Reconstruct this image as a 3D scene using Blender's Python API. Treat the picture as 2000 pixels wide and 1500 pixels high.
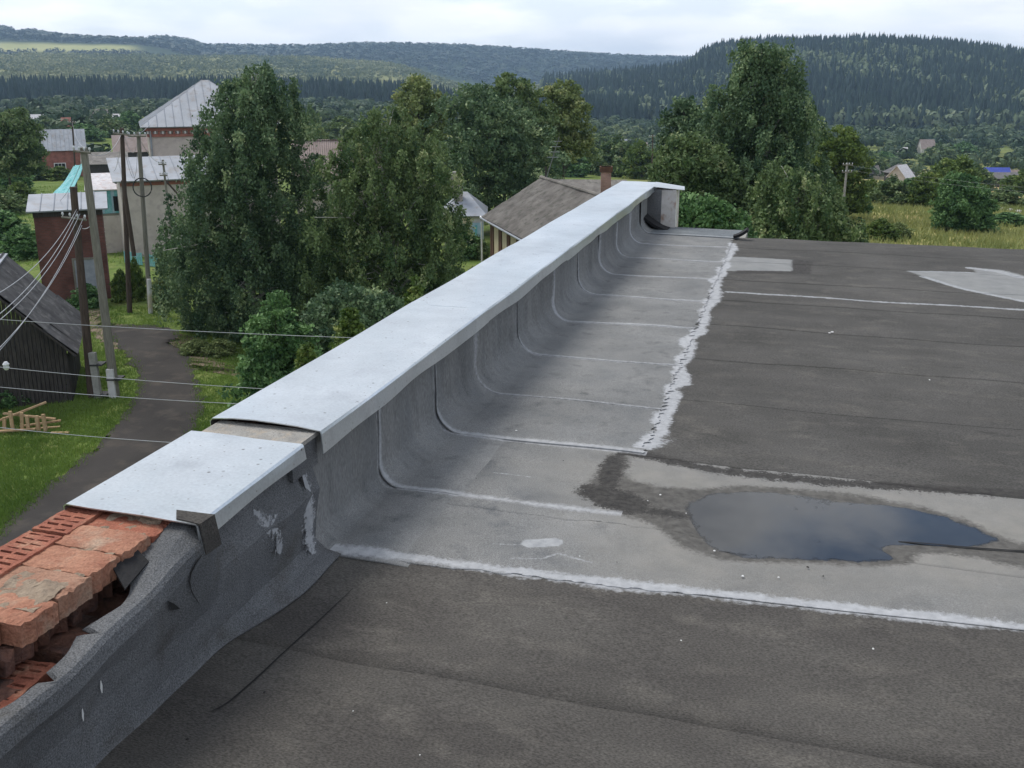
import bpy, math, random
import numpy as np
from mathutils import Vector, Matrix
random.seed(7); RNG = np.random.default_rng(7)
for o in list(bpy.data.objects): bpy.data.objects.remove(o)
SC = bpy.context.scene; COL = SC.collection

# ------------------------------------------------------------------ camera
CAMZ = 10.75; ROOF = 9.0
PITCH = math.radians(14.7436); YAW = math.radians(16.05); FPX = 1900.0; PPY = 650.0
cd = bpy.data.cameras.new('camera'); cam = bpy.data.objects.new('camera', cd); COL.objects.link(cam)
cam.location = (0, 0, CAMZ); cam.rotation_euler = (math.pi/2 - PITCH, 0, YAW)
cd.sensor_width = 36; cd.lens = 36*FPX/2000; cd.shift_y = -(750-PPY)/2000
cd.clip_start = 0.05; cd.clip_end = 20000
SC.camera = cam
# ------------------------------------------------------------------ light
SUN_FROM = Vector((-0.50, 0.20, 0.84)).normalized()
w = bpy.data.worlds.new('World'); SC.world = w; w.use_nodes = True
nt = w.node_tree; N = nt.nodes; L = nt.links
bg = N['Background']
sky = N.new('ShaderNodeTexSky'); sky.sky_type = 'NISHITA'; sky.sun_disc = False
sky.sun_elevation = math.asin(SUN_FROM.z); sky.sun_rotation = math.atan2(SUN_FROM.x, SUN_FROM.y)
sky.air_density = 1.0; sky.dust_density = 0.7; sky.ozone_density = 1.2
tc = N.new('ShaderNodeTexCoord'); sep = N.new('ShaderNodeSeparateXYZ'); L.new(tc.outputs['Generated'], sep.inputs[0])
addz = N.new('ShaderNodeMath'); addz.operation = 'ADD'; addz.inputs[1].default_value = 0.22
absz = N.new('ShaderNodeMath'); absz.operation = 'ABSOLUTE'; L.new(sep.outputs[2], absz.inputs[0]); L.new(absz.outputs[0], addz.inputs[0])
dx = N.new('ShaderNodeMath'); dx.operation = 'DIVIDE'; dy = N.new('ShaderNodeMath'); dy.operation = 'DIVIDE'
L.new(sep.outputs[0], dx.inputs[0]); L.new(addz.outputs[0], dx.inputs[1]); L.new(sep.outputs[1], dy.inputs[0]); L.new(addz.outputs[0], dy.inputs[1])
cmb = N.new('ShaderNodeCombineXYZ'); L.new(dx.outputs[0], cmb.inputs[0]); L.new(dy.outputs[0], cmb.inputs[1])
cn = N.new('ShaderNodeTexNoise'); cn.inputs['Scale'].default_value = 1.15; cn.inputs['Detail'].default_value = 7; cn.inputs['Roughness'].default_value = 0.55
cmap = N.new('ShaderNodeVectorMath'); cmap.operation = 'ADD'; cmap.inputs[1].default_value = (-1.03, -0.30, 5.48); L.new(cmb.outputs[0], cmap.inputs[0])
L.new(cmap.outputs[0], cn.inputs['Vector'])
cr = N.new('ShaderNodeValToRGB'); cr.color_ramp.elements[0].position = 0.41; cr.color_ramp.elements[1].position = 0.50
cr.color_ramp.elements[0].color = (0.0, 0.0, 0.0, 1); cr.color_ramp.elements[1].color = (1, 1, 1, 1)
L.new(cn.outputs['Fac'], cr.inputs[0])
# clouds thicken towards the horizon, as they do when seen edge-on
hm = N.new('ShaderNodeMapRange'); hm.inputs[1].default_value = 0.0; hm.inputs[2].default_value = 0.32; hm.inputs[3].default_value = 0.95; hm.inputs[4].default_value = 0.0
L.new(absz.outputs[0], hm.inputs[0])
cn2 = N.new('ShaderNodeTexNoise'); cn2.inputs['Scale'].default_value = 2.3; cn2.inputs['Detail'].default_value = 6
L.new(cmap.outputs[0], cn2.inputs['Vector'])
cc = N.new('ShaderNodeValToRGB'); cc.color_ramp.elements[0].position = 0.38; cc.color_ramp.elements[1].position = 0.58
CL0, CL1 = (6.1, 6.5, 7.2, 1), (8.0, 8.15, 8.45, 1)
cc.color_ramp.elements[0].color = [c/20 for c in CL0[:3]]+[1]; cc.color_ramp.elements[1].color = [c/20 for c in CL1[:3]]+[1]
L.new(cn2.outputs['Fac'], cc.inputs[0])
sc10 = N.new('ShaderNodeVectorMath'); sc10.operation = 'SCALE'; sc10.inputs['Scale'].default_value = 20.0; L.new(cc.outputs[0], sc10.inputs[0])
def wmix(f, a_, b_):
    m_ = N.new('ShaderNodeMix'); m_.data_type = 'RGBA'
    for sk, q in ((m_.inputs[0], f), (m_.inputs[6], a_), (m_.inputs[7], b_)):
        if hasattr(q, 'links'): L.new(q, sk)
        else: sk.default_value = q
    return m_.outputs[2]
core = N.new('ShaderNodeMapRange'); core.inputs[1].default_value = 0.46; core.inputs[2].default_value = 0.54; core.inputs[3].default_value = 0.0; core.inputs[4].default_value = 0.85
L.new(cn.outputs['Fac'], core.inputs[0])
cloud = wmix(core.outputs[0], sc10.outputs[0], (3.7, 4.0, 4.6, 1))      # thick cloud is grey underneath
mixo = wmix(hm.outputs[0], wmix(cr.outputs[0], sky.outputs[0], cloud), sc10.outputs[0])
L.new(mixo, bg.inputs[0])
bg.inputs[1].default_value = 0.09
sd = bpy.data.lights.new('sun', 'SUN'); sd.energy = 1.5; sd.angle = math.radians(25); sd.color = (1.0, 0.95, 0.88)
sun = bpy.data.objects.new('sun', sd); COL.objects.link(sun)
sun.rotation_euler = SUN_FROM.to_track_quat('Z', 'Y').to_euler(); sun.location = (-30, 10, 60)
vs = SC.view_settings; vs.view_transform = 'Standard'; vs.look = 'None'; vs.gamma = 1.0; vs.use_curve_mapping = False
vs.exposure = 0.88
SC.render.engine = 'CYCLES'
SC.cycles.max_bounces = 6; SC.cycles.transparent_max_bounces = 12; SC.cycles.volume_bounces = 0

# ------------------------------------------------------------------ geometry helpers
CP, SP = math.cos(PITCH), math.sin(PITCH)
FH = np.array([-math.sin(YAW), math.cos(YAW), 0.]); RT = np.array([math.cos(YAW), math.sin(YAW), 0.]); ZZ = np.array([0, 0, 1.])
FW = FH*CP - ZZ*SP; UP = FH*SP + ZZ*CP; CAM = np.array([0, 0, CAMZ])
def ray(x, y): return (x-1000)/FPX*RT + (PPY-y)/FPX*UP + FW
def onz(x, y, z):                       # point of the horizontal plane z
    d = ray(x, y); return CAM + d*((z-CAMZ)/d[2])
def at(x, y, dist):                     # point at a ground distance
    d = ray(x, y); return CAM + d*(dist/(d@FH))
def sstep(a, b, v): t = np.clip((v-a)/(b-a), 0, 1); return t*t*(3-2*t)

def terrain(x, y):
    x = np.asarray(x, float); y = np.asarray(y, float)
    r = np.hypot(x, y)
    fw = x*FH[0]+y*FH[1]; rt = x*RT[0]+y*RT[1]
    phi = np.clip(np.arctan2(rt, fw), -1.2, 1.2); p = 1000+1965*np.tan(phi)
    left = np.interp(r, [0, 60, 110, 166, 340, 600, 900, 1050, 1300, 2000, 2300, 2450, 9000], [0, 0, -2.0, -5, -7, -10, -14, -12, 2, 46, 40, 42, 42])
    wl = 1-sstep(250, 420, p); left = left+wl*np.interp(r, [0, 2000, 2330, 2600, 9000], [0, 0, 8, 42, 42])
    right = np.interp(r, [0, 60, 110, 166, 340, 600, 900, 9000], [0, 0, -2.2, -7, -22, -30, -34, -34])
    wr = sstep(500, 1500, p)
    z = left*(1-wr)+right*wr
    ys = np.interp(p, [700, 850, 1000, 1200, 1300, 1340, 1365, 1400, 1480, 1700, 1850, 1950, 2000, 2100, 2500], [190, 170, 150, 136, 128, 120, 100, 87, 79, 78, 86, 98, 104, 110, 116])
    zr = CAMZ+1500*(150-ys)/1965-21
    s = sstep(870, 1560, r)**0.85
    hill = -34+(zr+34)*s - 30*sstep(1600, 2300, r)
    wh = sstep(760, 1050, p)
    z = np.where(r > 870, z*(1-wh*sstep(870, 1000, r))+hill*wh*sstep(870, 1000, r), z)
    yf = np.interp(p, [-900, -300, 0, 25, 45, 65, 130, 250, 290, 330, 370, 410, 600, 720, 860, 1000, 1150, 1250, 1340, 1500, 3000], [80, 74, 70, 68, 77, 73, 81, 88, 84, 80, 84, 94, 94, 88, 90, 96, 107, 112, 114, 116, 118])
    zf = CAMZ+3400*(150-yf)/1965-14
    far = sstep(2400, 3400, r)
    z = z*(1-far)+zf*far
    # gentle unevenness away from the building
    z = z+sstep(70, 300, r)*0.9*(np.sin(x*0.031+1)*np.cos(y*0.027)+0.6*np.sin(x*0.083+y*0.05))
    return z
def ground(x, y):                       # where a sight line meets the terrain
    d = ray(x, y); t = 3.0
    while t < 6000:
        p = CAM+d*t
        if p[2] < float(terrain(p[0], p[1])): break
        t *= 1.004
    p = CAM+d*t; p[2] = float(terrain(p[0], p[1])); return p
def gz(p): return float(terrain(p[0], p[1]))
def height_at(base, y):                 # z above a ground point whose image row is y
    v = np.array(base)-CAM; b = (PPY-y)/FPX
    # (v+z)·UP = b (v+z)·FW
    vx = np.array([v[0], v[1], 0]); return CAMZ+(b*(vx@FW)-vx@UP)/(UP[2]-b*FW[2])

WL = {}
def link(o, parent=None, loc=(0, 0, 0)):
    COL.objects.link(o)
    if parent is not None: o.parent = parent
    WL[o.name] = np.array(loc, float); return o
def tag(o, label=None, cat=None, group=None, kind=None):
    if label: o['label'] = label
    if cat: o['category'] = cat
    if group: o['group'] = group
    if kind: o['kind'] = kind
    return o
def thing(name, loc, label, cat, group=None):
    o = bpy.data.objects.new(name, None); o.empty_display_size = 0.3; o.location = tuple(float(c) for c in loc); link(o, None, loc)
    return tag(o, label, cat, group)
def rotm(ax, a): return np.array(Matrix.Rotation(a, 3, ax))
class MB:
    def __init__(s): s.v = []; s.f = []; s.uv = None
    def add(s, vs, fs):
        k = len(s.v); s.v += [tuple(map(float, p)) for p in vs]; s.f += [tuple(i+k for i in f) for f in fs]; return s
    def box(s, c, size, R=None):
        c = np.array(c, float); h = np.array(size, float)/2
        vs = np.array([[sx, sy, sz] for sz in (-1, 1) for sy in (-1, 1) for sx in (-1, 1)], float)*h
        if R is not None: vs = vs@np.array(R).T
        return s.add(vs+c, [(0, 2, 3, 1), (4, 5, 7, 6), (0, 1, 5, 4), (2, 6, 7, 3), (0, 4, 6, 2), (1, 3, 7, 5)])
    def obox(s, o, a, b, c):            # box from a corner and three edge vectors
        o, a, b, c = [np.array(q, float) for q in (o, a, b, c)]
        return s.add([o, o+a, o+a+b, o+b, o+c, o+a+c, o+a+b+c, o+b+c], [(0, 3, 2, 1), (4, 5, 6, 7), (0, 1, 5, 4), (1, 2, 6, 5), (2, 3, 7, 6), (3, 0, 4, 7)])
    def tube(s, pts, rad, n=8, cap=True):
        pts = [np.array(p, float) for p in pts]; rad = [rad]*len(pts) if np.isscalar(rad) else rad
        k0 = len(s.v); vs = []
        for i, p in enumerate(pts):
            t = pts[min(i+1, len(pts)-1)]-pts[max(i-1, 0)]; t = t/(np.linalg.norm(t)+1e-9)
            a = np.cross(t, [0, 0, 1.]) if abs(t[2]) < .9 else np.cross(t, [0, 1., 0]); a /= np.linalg.norm(a); b = np.cross(t, a)
            vs += [p+rad[i]*(math.cos(2*math.pi*j/n)*a+math.sin(2*math.pi*j/n)*b) for j in range(n)]
        fs = [(i*n+j, i*n+(j+1) % n, (i+1)*n+(j+1) % n, (i+1)*n+j) for i in range(len(pts)-1) for j in range(n)]
        if cap: fs += [tuple(range(n))[::-1], tuple((len(pts)-1)*n+j for j in range(n))]
        return s.add(vs, fs)
    def quad(s, a, b, c, d): return s.add([a, b, c, d], [(0, 1, 2, 3)])
    def slab(s, pts, th):               # thin plate below a polygon (list of points, planar)
        pts = [np.array(p, float) for p in pts]; n = np.cross(pts[1]-pts[0], pts[2]-pts[0]); n /= np.linalg.norm(n)
        if n[2] < 0: n = -n; pts = pts[::-1]
        k = len(pts); lo = [p-n*th for p in pts]
        return s.add(pts+lo, [tuple(range(k)), tuple(range(2*k-1, k-1, -1))]+[(i, k+i, k+(i+1) % k, (i+1) % k) for i in range(k)])
    def build(s, name, mat, parent=None, smooth=False, kind=None):
        o = WL[parent.name] if parent is not None else (np.mean(np.array(s.v), axis=0) if False else np.zeros(3))
        me = bpy.data.meshes.new(name); me.from_pydata([tuple(np.array(p)-o) for p in s.v], [], s.f); me.update()
        if smooth: me.polygons.foreach_set('use_smooth', [True]*len(me.polygons))
        me.materials.append(mat); ob = bpy.data.objects.new(name, me); link(ob, parent, o)
        if s.uv is not None:
            ul = me.uv_layers.new(name='UVMap'); uv = np.array(s.uv)[[v for f in s.f for v in f]]
            ul.data.foreach_set('uv', uv.ravel())
        if kind: ob['kind'] = kind
        return ob
def fast_mesh(name, V, F, mat, parent=None, tint=None, origin=None, kind=None, smooth=False):
    V = np.asarray(V, np.float32); F = np.asarray(F, np.int32)
    o = WL[parent.name] if parent is not None else (np.zeros(3) if origin is None else np.array(origin))
    V = V-o.astype(np.float32)
    me = bpy.data.meshes.new(name); me.vertices.add(len(V)); me.vertices.foreach_set('co', V.ravel())
    k = F.shape[1]; me.loops.add(F.size); me.loops.foreach_set('vertex_index', F.ravel())
    me.polygons.add(len(F)); me.polygons.foreach_set('loop_start', np.arange(0, F.size, k, dtype=np.int32))
    me.update(calc_edges=True)
    me.polygons.foreach_set('use_smooth', np.full(len(F), smooth, bool) if np.isscalar(smooth) else np.asarray(smooth, bool))
    if tint is not None:
        a = me.attributes.new('tint', 'FLOAT', 'POINT'); a.data.foreach_set('value', np.asarray(tint, np.float32))
    me.materials.append(mat); ob = bpy.data.objects.new(name, me)
    if parent is None and origin is not None: ob.location = tuple(map(float, origin))
    link(ob, parent, o)
    if kind: ob['kind'] = kind
    return ob

# ------------------------------------------------------------------ materials
def newmat(name):
    m = bpy.data.materials.new(name); m.use_nodes = True; n = m.node_tree; return m, n.nodes, n.links, n.nodes['Principled BSDF']
def noise(n, l, vec, scale, detail=4, rough=0.6):
    t = n.new('ShaderNodeTexNoise'); t.inputs['Scale'].default_value = scale; t.inputs['Detail'].default_value = detail; t.inputs['Roughness'].default_value = rough
    if vec is not None: l.new(vec, t.inputs['Vector'])
    return t.outputs['Fac']
def ramp(n, l, fac, stops):
    r = n.new('ShaderNodeValToRGB'); e = r.color_ramp.elements
    while len(e) < len(stops): e.new(0.5)
    for q, (p, c) in zip(e, stops): q.position = p; q.color = (*c, 1) if len(c) == 3 else c
    l.new(fac, r.inputs[0]); return r.outputs[0]
def mixc(n, l, fac, a, b, mode='MIX'):
    m = n.new('ShaderNodeMix'); m.data_type = 'RGBA'; m.blend_type = mode
    for sock, v in ((m.inputs[0], fac), (m.inputs[6], a), (m.inputs[7], b)):
        if hasattr(v, 'links'): l.new(v, sock)
        else: sock.default_value = v if not isinstance(v, tuple) else (*v, 1)
    return m.outputs[2]
def mat(name, c1, c2, scale=3.0, rough=0.85, bump=0.3, bscale=60., metallic=0.0, c3=None, s3=20., spec=0.3, stretch=None, speck=None, island=0.0, blotch=None):
    m, n, l, b = newmat(name)
    g = n.new('ShaderNodeNewGeometry'); vec = g.outputs['Position']
    if stretch:
        mp = n.new('ShaderNodeMapping'); mp.inputs['Scale'].default_value = stretch; l.new(vec, mp.inputs[0]); vec = mp.outputs[0]
    col = ramp(n, l, noise(n, l, vec, scale, 6), [(0.32, c1), (0.68, c2)])
    if c3: col = mixc(n, l, ramp(n, l, noise(n, l, vec, s3, 5), [(0.52, (0, 0, 0)), (0.7, (1, 1, 1))]), col, c3)
    if speck:                            # (scale, darkest multiplier)
        col = mixc(n, l, 1.0, col, ramp(n, l, noise(n, l, vec, speck[0], 2), [(0.3, (speck[1],)*3), (0.7, (2-speck[1],)*3)]), 'MULTIPLY')
    if blotch: col = mixc(n, l, 1.0, col, ramp(n, l, noise(n, l, g.outputs['Position'], blotch[0], 5), [(0.3, (1-blotch[1],)*3), (0.7, (1+blotch[1],)*3)]), 'MULTIPLY')
    if island:
        col = mixc(n, l, 1.0, col, ramp(n, l, g.outputs['Random Per Island'], [(0, (1-island,)*3), (1, (1+island,)*3)]), 'MULTIPLY')
    l.new(col, b.inputs['Base Color']); b.inputs['Roughness'].default_value = rough; b.inputs['Metallic'].default_value = metallic
    b.inputs['Specular IOR Level'].default_value = spec
    if bump:
        bp = n.new('ShaderNodeBump'); bp.inputs['Strength'].default_value = bump; bp.inputs['Distance'].default_value = 0.02
        l.new(noise(n, l, vec, bscale, 5), bp.inputs['Height']); l.new(bp.outputs[0], b.inputs['Normal'])
    return m
def leafmat(name, dark, lite, trans=0.25, warm=None):
    m, n, l, b = newmat(name)
    a = n.new('ShaderNodeAttribute'); a.attribute_name = 'tint'
    stops = [(0.0, dark), (0.85, lite)]+([(1.0, warm)] if warm else [])
    col = ramp(n, l, a.outputs['Fac'], stops)
    l.new(col, b.inputs['Base Color']); b.inputs['Roughness'].default_value = 0.6; b.inputs['Specular IOR Level'].default_value = 0.25
    t = n.new('ShaderNodeBsdfTranslucent'); l.new(col, t.inputs[0])
    mx = n.new('ShaderNodeMixShader'); mx.inputs[0].default_value = trans
    l.new(b.outputs[0], mx.inputs[1]); l.new(t.outputs[0], mx.inputs[2]); l.new(mx.outputs[0], n['Material Output'].inputs[0])
    return m
def smearmat(name, c1, c2, nscale=30., thr=0.5, rough=0.8, stretch=None, opac=1.0):
    """paint or tar smeared on a surface: the edge breaks up where the coat runs thin (uv.y runs across, 0..1)"""
    m, n, l, b = newmat(name)
    g = n.new('ShaderNodeNewGeometry'); vec = g.outputs['Position']
    if stretch:
        mp = n.new('ShaderNodeMapping'); mp.inputs['Scale'].default_value = stretch; l.new(vec, mp.inputs[0]); vec = mp.outputs[0]
    l.new(ramp(n, l, noise(n, l, vec, nscale*1.5, 5), [(0.3, c1), (0.7, c2)]), b.inputs['Base Color'])
    b.inputs['Roughness'].default_value = rough; b.inputs['Specular IOR Level'].default_value = 0.2
    u = n.new('ShaderNodeUVMap'); sp = n.new('ShaderNodeSeparateXYZ'); l.new(u.outputs[0], sp.inputs[0])
    # edge = 1 at the middle, 0 at the rim
    e = n.new('ShaderNodeMath'); e.operation = 'SUBTRACT'; l.new(sp.outputs[1], e.inputs[0]); e.inputs[1].default_value = 0.5
    e2 = n.new('ShaderNodeMath'); e2.operation = 'ABSOLUTE'; l.new(e.outputs[0], e2.inputs[0])
    e3 = n.new('ShaderNodeMath'); e3.operation = 'MULTIPLY_ADD'; e3.inputs[1].default_value = -2.0; e3.inputs[2].default_value = 1.0; l.new(e2.outputs[0], e3.inputs[0])
    def madd(x, k, c):
        q = n.new('ShaderNodeMath'); q.operation = 'MULTIPLY_ADD'; l.new(x, q.inputs[0]); q.inputs[1].default_value = k
        if hasattr(c, 'links'): l.new(c, q.inputs[2])
        else: q.inputs[2].default_value = c
        return q.outputs[0]
    tot = madd(e3.outputs[0], 0.9, 0.0)
    tot = madd(noise(n, l, vec, nscale*0.35, 3, 0.5), 1.7, tot); tot = madd(noise(n, l, vec, nscale*2.2, 5, 0.7), 1.7, tot)
    al = ramp(n, l, madd(tot, 1.0, -1.7+0.5-thr), [(0.22, (0, 0, 0)), (0.58, (opac,)*3)])
    l.new(al, b.inputs['Alpha']); return m

M = {}
M['felt_old'] = mat('old_bitumen_felt', (0.064, 0.059, 0.054), (0.094, 0.088, 0.079), 3.2, 0.9, 0.5, 220, c3=(0.109, 0.101, 0.089), s3=7.0, speck=(200, 0.55), spec=0.25, stretch=(0.55, 1, 1), blotch=(0.75, 0.2))
M['felt_new'] = mat('grey_bitumen_felt', (0.125, 0.141, 0.153), (0.171, 0.188, 0.198), 2.2, 0.88, 0.4, 240, c3=(0.105, 0.115, 0.125), s3=6.0, speck=(200, 0.66), spec=0.25, blotch=(1.3, 0.17))
SEAM = [3.02, 3.66, 4.36, 5.02, 5.88, 6.82, 7.74, 8.66, 9.55, 10.40, 11.10, 11.62]
SEAMK = {1: 0.024, 2: 0.030, 3: 0.015, 4: 0.023, 5: 0.028, 6: 0.026, 7: 0.027, 8: 0.024, 9: 0.026, 10: 0.022}
def decorate(m, stains=(), seams=True):
    """coats on the felt: silt, tar and patches from the sheet's own 'stain' layer, brushed pale sealant along its laps"""
    n, l = m.node_tree.nodes, m.node_tree.links; b = n['Principled BSDF']; col = b.inputs['Base Color'].links[0].from_socket
    g = n.new('ShaderNodeNewGeometry'); v = g.outputs['Position']; xyz = n.new('ShaderNodeSeparateXYZ'); l.new(v, xyz.inputs[0]); X, Y = xyz.outputs[0], xyz.outputs[1]
    def mth(op, a, b_=None, c=None):
        o = n.new('ShaderNodeMath'); o.operation = op
        for k, q in enumerate((a, b_, c)):
            if q is None: continue
            if hasattr(q, 'links'): l.new(q, o.inputs[k])
            else: o.inputs[k].default_value = q
        return o.outputs[0]
    def cen(scale, amp, detail=4): return mth('MULTIPLY_ADD', noise(n, l, v, scale, detail, 0.65), amp, -amp/2)
    if stains:
        at_ = n.new('ShaderNodeAttribute'); at_.attribute_name = 'stain'; sp = n.new('ShaderNodeSeparateColor'); l.new(at_.outputs['Color'], sp.inputs[0]); ch = {'r': sp.outputs[0], 'g': sp.outputs[1], 'b': sp.outputs[2], 'a': at_.outputs['Alpha']}
    for (c, s1, k1, s2, k2, lo, hi, ca, cb, ns) in stains:
        e = mth('ADD', mth('ADD', ch[c], cen(s1, k1)), cen(s2, k2))
        col = mixc(n, l, ramp(n, l, e, [(lo, (0, 0, 0)), (hi, (1, 1, 1))]), col, ramp(n, l, noise(n, l, v, ns, 6), [(0.3, ca), (0.7, cb)]))
    if seams:
        pale = ramp(n, l, noise(n, l, v, 30, 5), [(0.3, (0.33, 0.34, 0.355)), (0.7, (0.47, 0.48, 0.495))])
        # w - distance, in metres, + = covered
        best = None
        for i, wd in SEAMK.items():
            q = mth('SUBTRACT', wd, mth('ABSOLUTE', mth('SUBTRACT', Y, SEAM[i]+0.012))); best = q if best is None else mth('MAXIMUM', best, q)
        left = mth('LESS_THAN', X, -0.585)
        seam = mth('ADD', mth('ADD', best, cen(5, 0.05)), cen(60, 0.04))
        fs = mth('MULTIPLY', ramp(n, l, mth('MULTIPLY_ADD', seam, 12.0, 0.5), [(0.42, (0, 0, 0)), (0.75, (0.78,)*3)]), left)
        # edge of the light apron
        d1 = mth('ABSOLUTE', mth('ADD', mth('ADD', X, 0.585), cen(2.2, 0.22, 2)))
        in1 = mth('MULTIPLY', mth('GREATER_THAN', Y, 4.42), mth('LESS_THAN', Y, 10.75))
        b1 = mth('ADD', mth('ADD', mth('SUBTRACT', 0.048, d1), cen(5, 0.11)), cen(48, 0.085))
        f1 = mth('MULTIPLY', ramp(n, l, mth('MULTIPLY_ADD', b1, 7.0, 0.5), [(0.42, (0, 0, 0)), (0.62, (0.92,)*3)]), in1)
        # lap facing the viewer
        d2 = mth('ABSOLUTE', mth('ADD', mth('SUBTRACT', Y, mth('MULTIPLY_ADD', X, 0.045, 3.142)), cen(3, 0.03, 2)))
        in2 = mth('MULTIPLY', mth('GREATER_THAN', X, -1.60), mth('LESS_THAN', Y, 3.6))
        b2 = mth('ADD', mth('ADD', mth('SUBTRACT', 0.034, d2), cen(4, 0.085)), cen(50, 0.07))
        f2 = mth('MULTIPLY', ramp(n, l, mth('MULTIPLY_ADD', b2, 9.0, 0.5), [(0.42, (0, 0, 0)), (0.66, (0.92,)*3)]), in2)
        col = mixc(n, l, mth('MAXIMUM', mth('MAXIMUM', fs, f1), f2), col, pale)
    l.new(col, b.inputs['Base Color']); return m
LIGHT = dict(c3=(0.124, 0.130, 0.136), s3=6.0, speck=(200, 0.66), spec=0.25, blotch=(1.3, 0.17))
M['felt_puddle'] = decorate(mat('silted_grey_felt', (0.159, 0.164, 0.165), (0.231, 0.231, 0.225), 2.2, 0.88, 0.4, 240, **LIGHT),
    (('g', 2.5, 0.7, 12, 0.35, 0.1, 0.95, (0.20, 0.195, 0.178), (0.265, 0.252, 0.228), 9), ('r', 12, 0.5, 60, 0.5, 0.40, 0.62, (0.066, 0.063, 0.058), (0.135, 0.129, 0.118), 26),
     ('b', 20, 0.9, 90, 0.9, 0.42, 0.6, (0.025, 0.024, 0.023), (0.070, 0.066, 0.061), 40), ('a', 30, 0.5, 90, 0.6, 0.45, 0.7, (0.27, 0.28, 0.29), (0.40, 0.41, 0.42), 30)))
M['felt_far'] = decorate(mat('patched_old_felt', (0.059, 0.057, 0.052), (0.088, 0.084, 0.078), 3.2, 0.9, 0.5, 220, c3=(0.102, 0.096, 0.086), s3=7.0, speck=(200, 0.55), spec=0.25, stretch=(0.55, 1, 1), blotch=(0.75, 0.2)),
    (('r', 8, 0.6, 40, 0.6, 0.38, 0.66, (0.20, 0.205, 0.205), (0.27, 0.275, 0.27), 6), ('g', 10, 0.6, 45, 0.6, 0.42, 0.6, (0.26, 0.27, 0.28), (0.38, 0.39, 0.40), 25), ('b', 14, 0.7, 60, 0.8, 0.45, 0.65, (0.03, 0.028, 0.027), (0.07, 0.066, 0.061), 30)))
M['felt_cove'] = mat('grey_cove_felt', (0.159, 0.164, 0.165), (0.231, 0.231, 0.225), 4.5, 0.88, 0.4, 200, c3=(0.134, 0.138, 0.138), s3=9.0, speck=(200, 0.72), spec=0.25, stretch=(1, 1, 0.22), blotch=(1.1, 0.16))
decorate(M['felt_cove']); decorate(M['felt_new']); decorate(M['felt_old'])
M['felt_slate'] = mat('slate_grey_felt', (0.119, 0.123, 0.128), (0.168, 0.173, 0.179), 3.0, 0.88, 0.6, 200, c3=(0.093, 0.091, 0.087), s3=5.0, speck=(230, 0.5), spec=0.25, blotch=(2.5, 0.18))
M['felt_under'] = mat('black_felt_underside', (0.012, 0.012, 0.013), (0.022, 0.022, 0.024), 8, 0.8, 0.3, 90)
M['galv'] = mat('galvanised_sheet', (0.540, 0.581, 0.601), (0.684, 0.711, 0.728), 1.6, 0.33, 0.16, 4, metallic=0.92, c3=(0.540, 0.567, 0.587), s3=6, spec=0.5, blotch=(1.4, 0.13), speck=(90, 0.93))
def spots(m, dens=16., size=0.07, colr=(0.16, 0.15, 0.14)):
    n, l = m.node_tree.nodes, m.node_tree.links; b = n['Principled BSDF']; src = b.inputs['Base Color'].links[0].from_socket
    g = n.new('ShaderNodeNewGeometry'); v = n.new('ShaderNodeTexVoronoi'); v.inputs['Scale'].default_value = dens; l.new(g.outputs['Position'], v.inputs['Vector'])
    s1 = ramp(n, l, v.outputs['Distance'], [(size*0.6, (1, 1, 1)), (size*1.5, (0, 0, 0))]); sep = n.new('ShaderNodeSeparateColor'); l.new(v.outputs['Color'], sep.inputs[0])
    s2 = ramp(n, l, sep.outputs[0], [(0.50, (0, 0, 0)), (0.62, (0.85, 0.85, 0.85))]); k = mixc(n, l, 1.0, s1, s2, 'MULTIPLY')
    l.new(mixc(n, l, k, src, colr), b.inputs['Base Color'])
spots(M['galv'], 17., 0.085); spots(M['galv'], 38., 0.11, (0.30, 0.29, 0.28))
M['galv_old'] = mat('weathered_tin', (0.238, 0.258, 0.287), (0.330, 0.354, 0.392), 0.8, 0.55, 0.05, 6, metallic=0.2, c3=(0.238, 0.224, 0.217), s3=1.7)
M['brick'] = mat('red_brick', (0.25, 0.085, 0.055), (0.38, 0.145, 0.090), 14, 0.9, 0.6, 90, c3=(0.40, 0.235, 0.155), s3=16, speck=(160, 0.8))
M['brick_pale'] = mat('orange_brick', (0.30, 0.130, 0.082), (0.43, 0.225, 0.145), 10, 0.92, 0.7, 60, c3=(0.40, 0.295, 0.215), s3=7, speck=(140, 0.8))
M['mortar'] = mat('old_mortar', (0.24, 0.18, 0.13), (0.38, 0.30, 0.22), 18, 0.95, 0.8, 70, c3=(0.16, 0.13, 0.10), s3=26)
M['mortar_grey'] = mat('grey_bedding_mortar', (0.27, 0.26, 0.24), (0.40, 0.385, 0.355), 16, 0.95, 0.8, 70, c3=(0.42, 0.36, 0.29), s3=22)
M['brick_dusty'] = mat('dusty_brick', (0.29, 0.150, 0.098), (0.38, 0.225, 0.155), 9, 0.93, 0.7, 60, c3=(0.31, 0.245, 0.185), s3=6, speck=(140, 0.8))
M['brick_dark'] = mat('sooty_brick', (0.10, 0.055, 0.045), (0.24, 0.12, 0.085), 20, 0.95, 0.8, 70, c3=(0.05, 0.05, 0.055), s3=14)
M['seal'] = smearmat('pale_sealant', (0.27, 0.28, 0.292), (0.385, 0.395, 0.41), 26, 0.60)
M['seal_thin'] = smearmat('thin_pale_sealant', (0.27, 0.28, 0.29), (0.37, 0.38, 0.395), 24, 0.62, opac=0.85)
M['felt_patch'] = smearmat('light_felt_coat', (0.21, 0.22, 0.225), (0.28, 0.288, 0.29), 9, 0.50, opac=0.95)
M['seal_wide'] = smearmat('brushed_pale_primer', (0.265, 0.275, 0.285), (0.375, 0.385, 0.395), 18, 0.60, stretch=(0.8, 1.0, 1.0))
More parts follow.
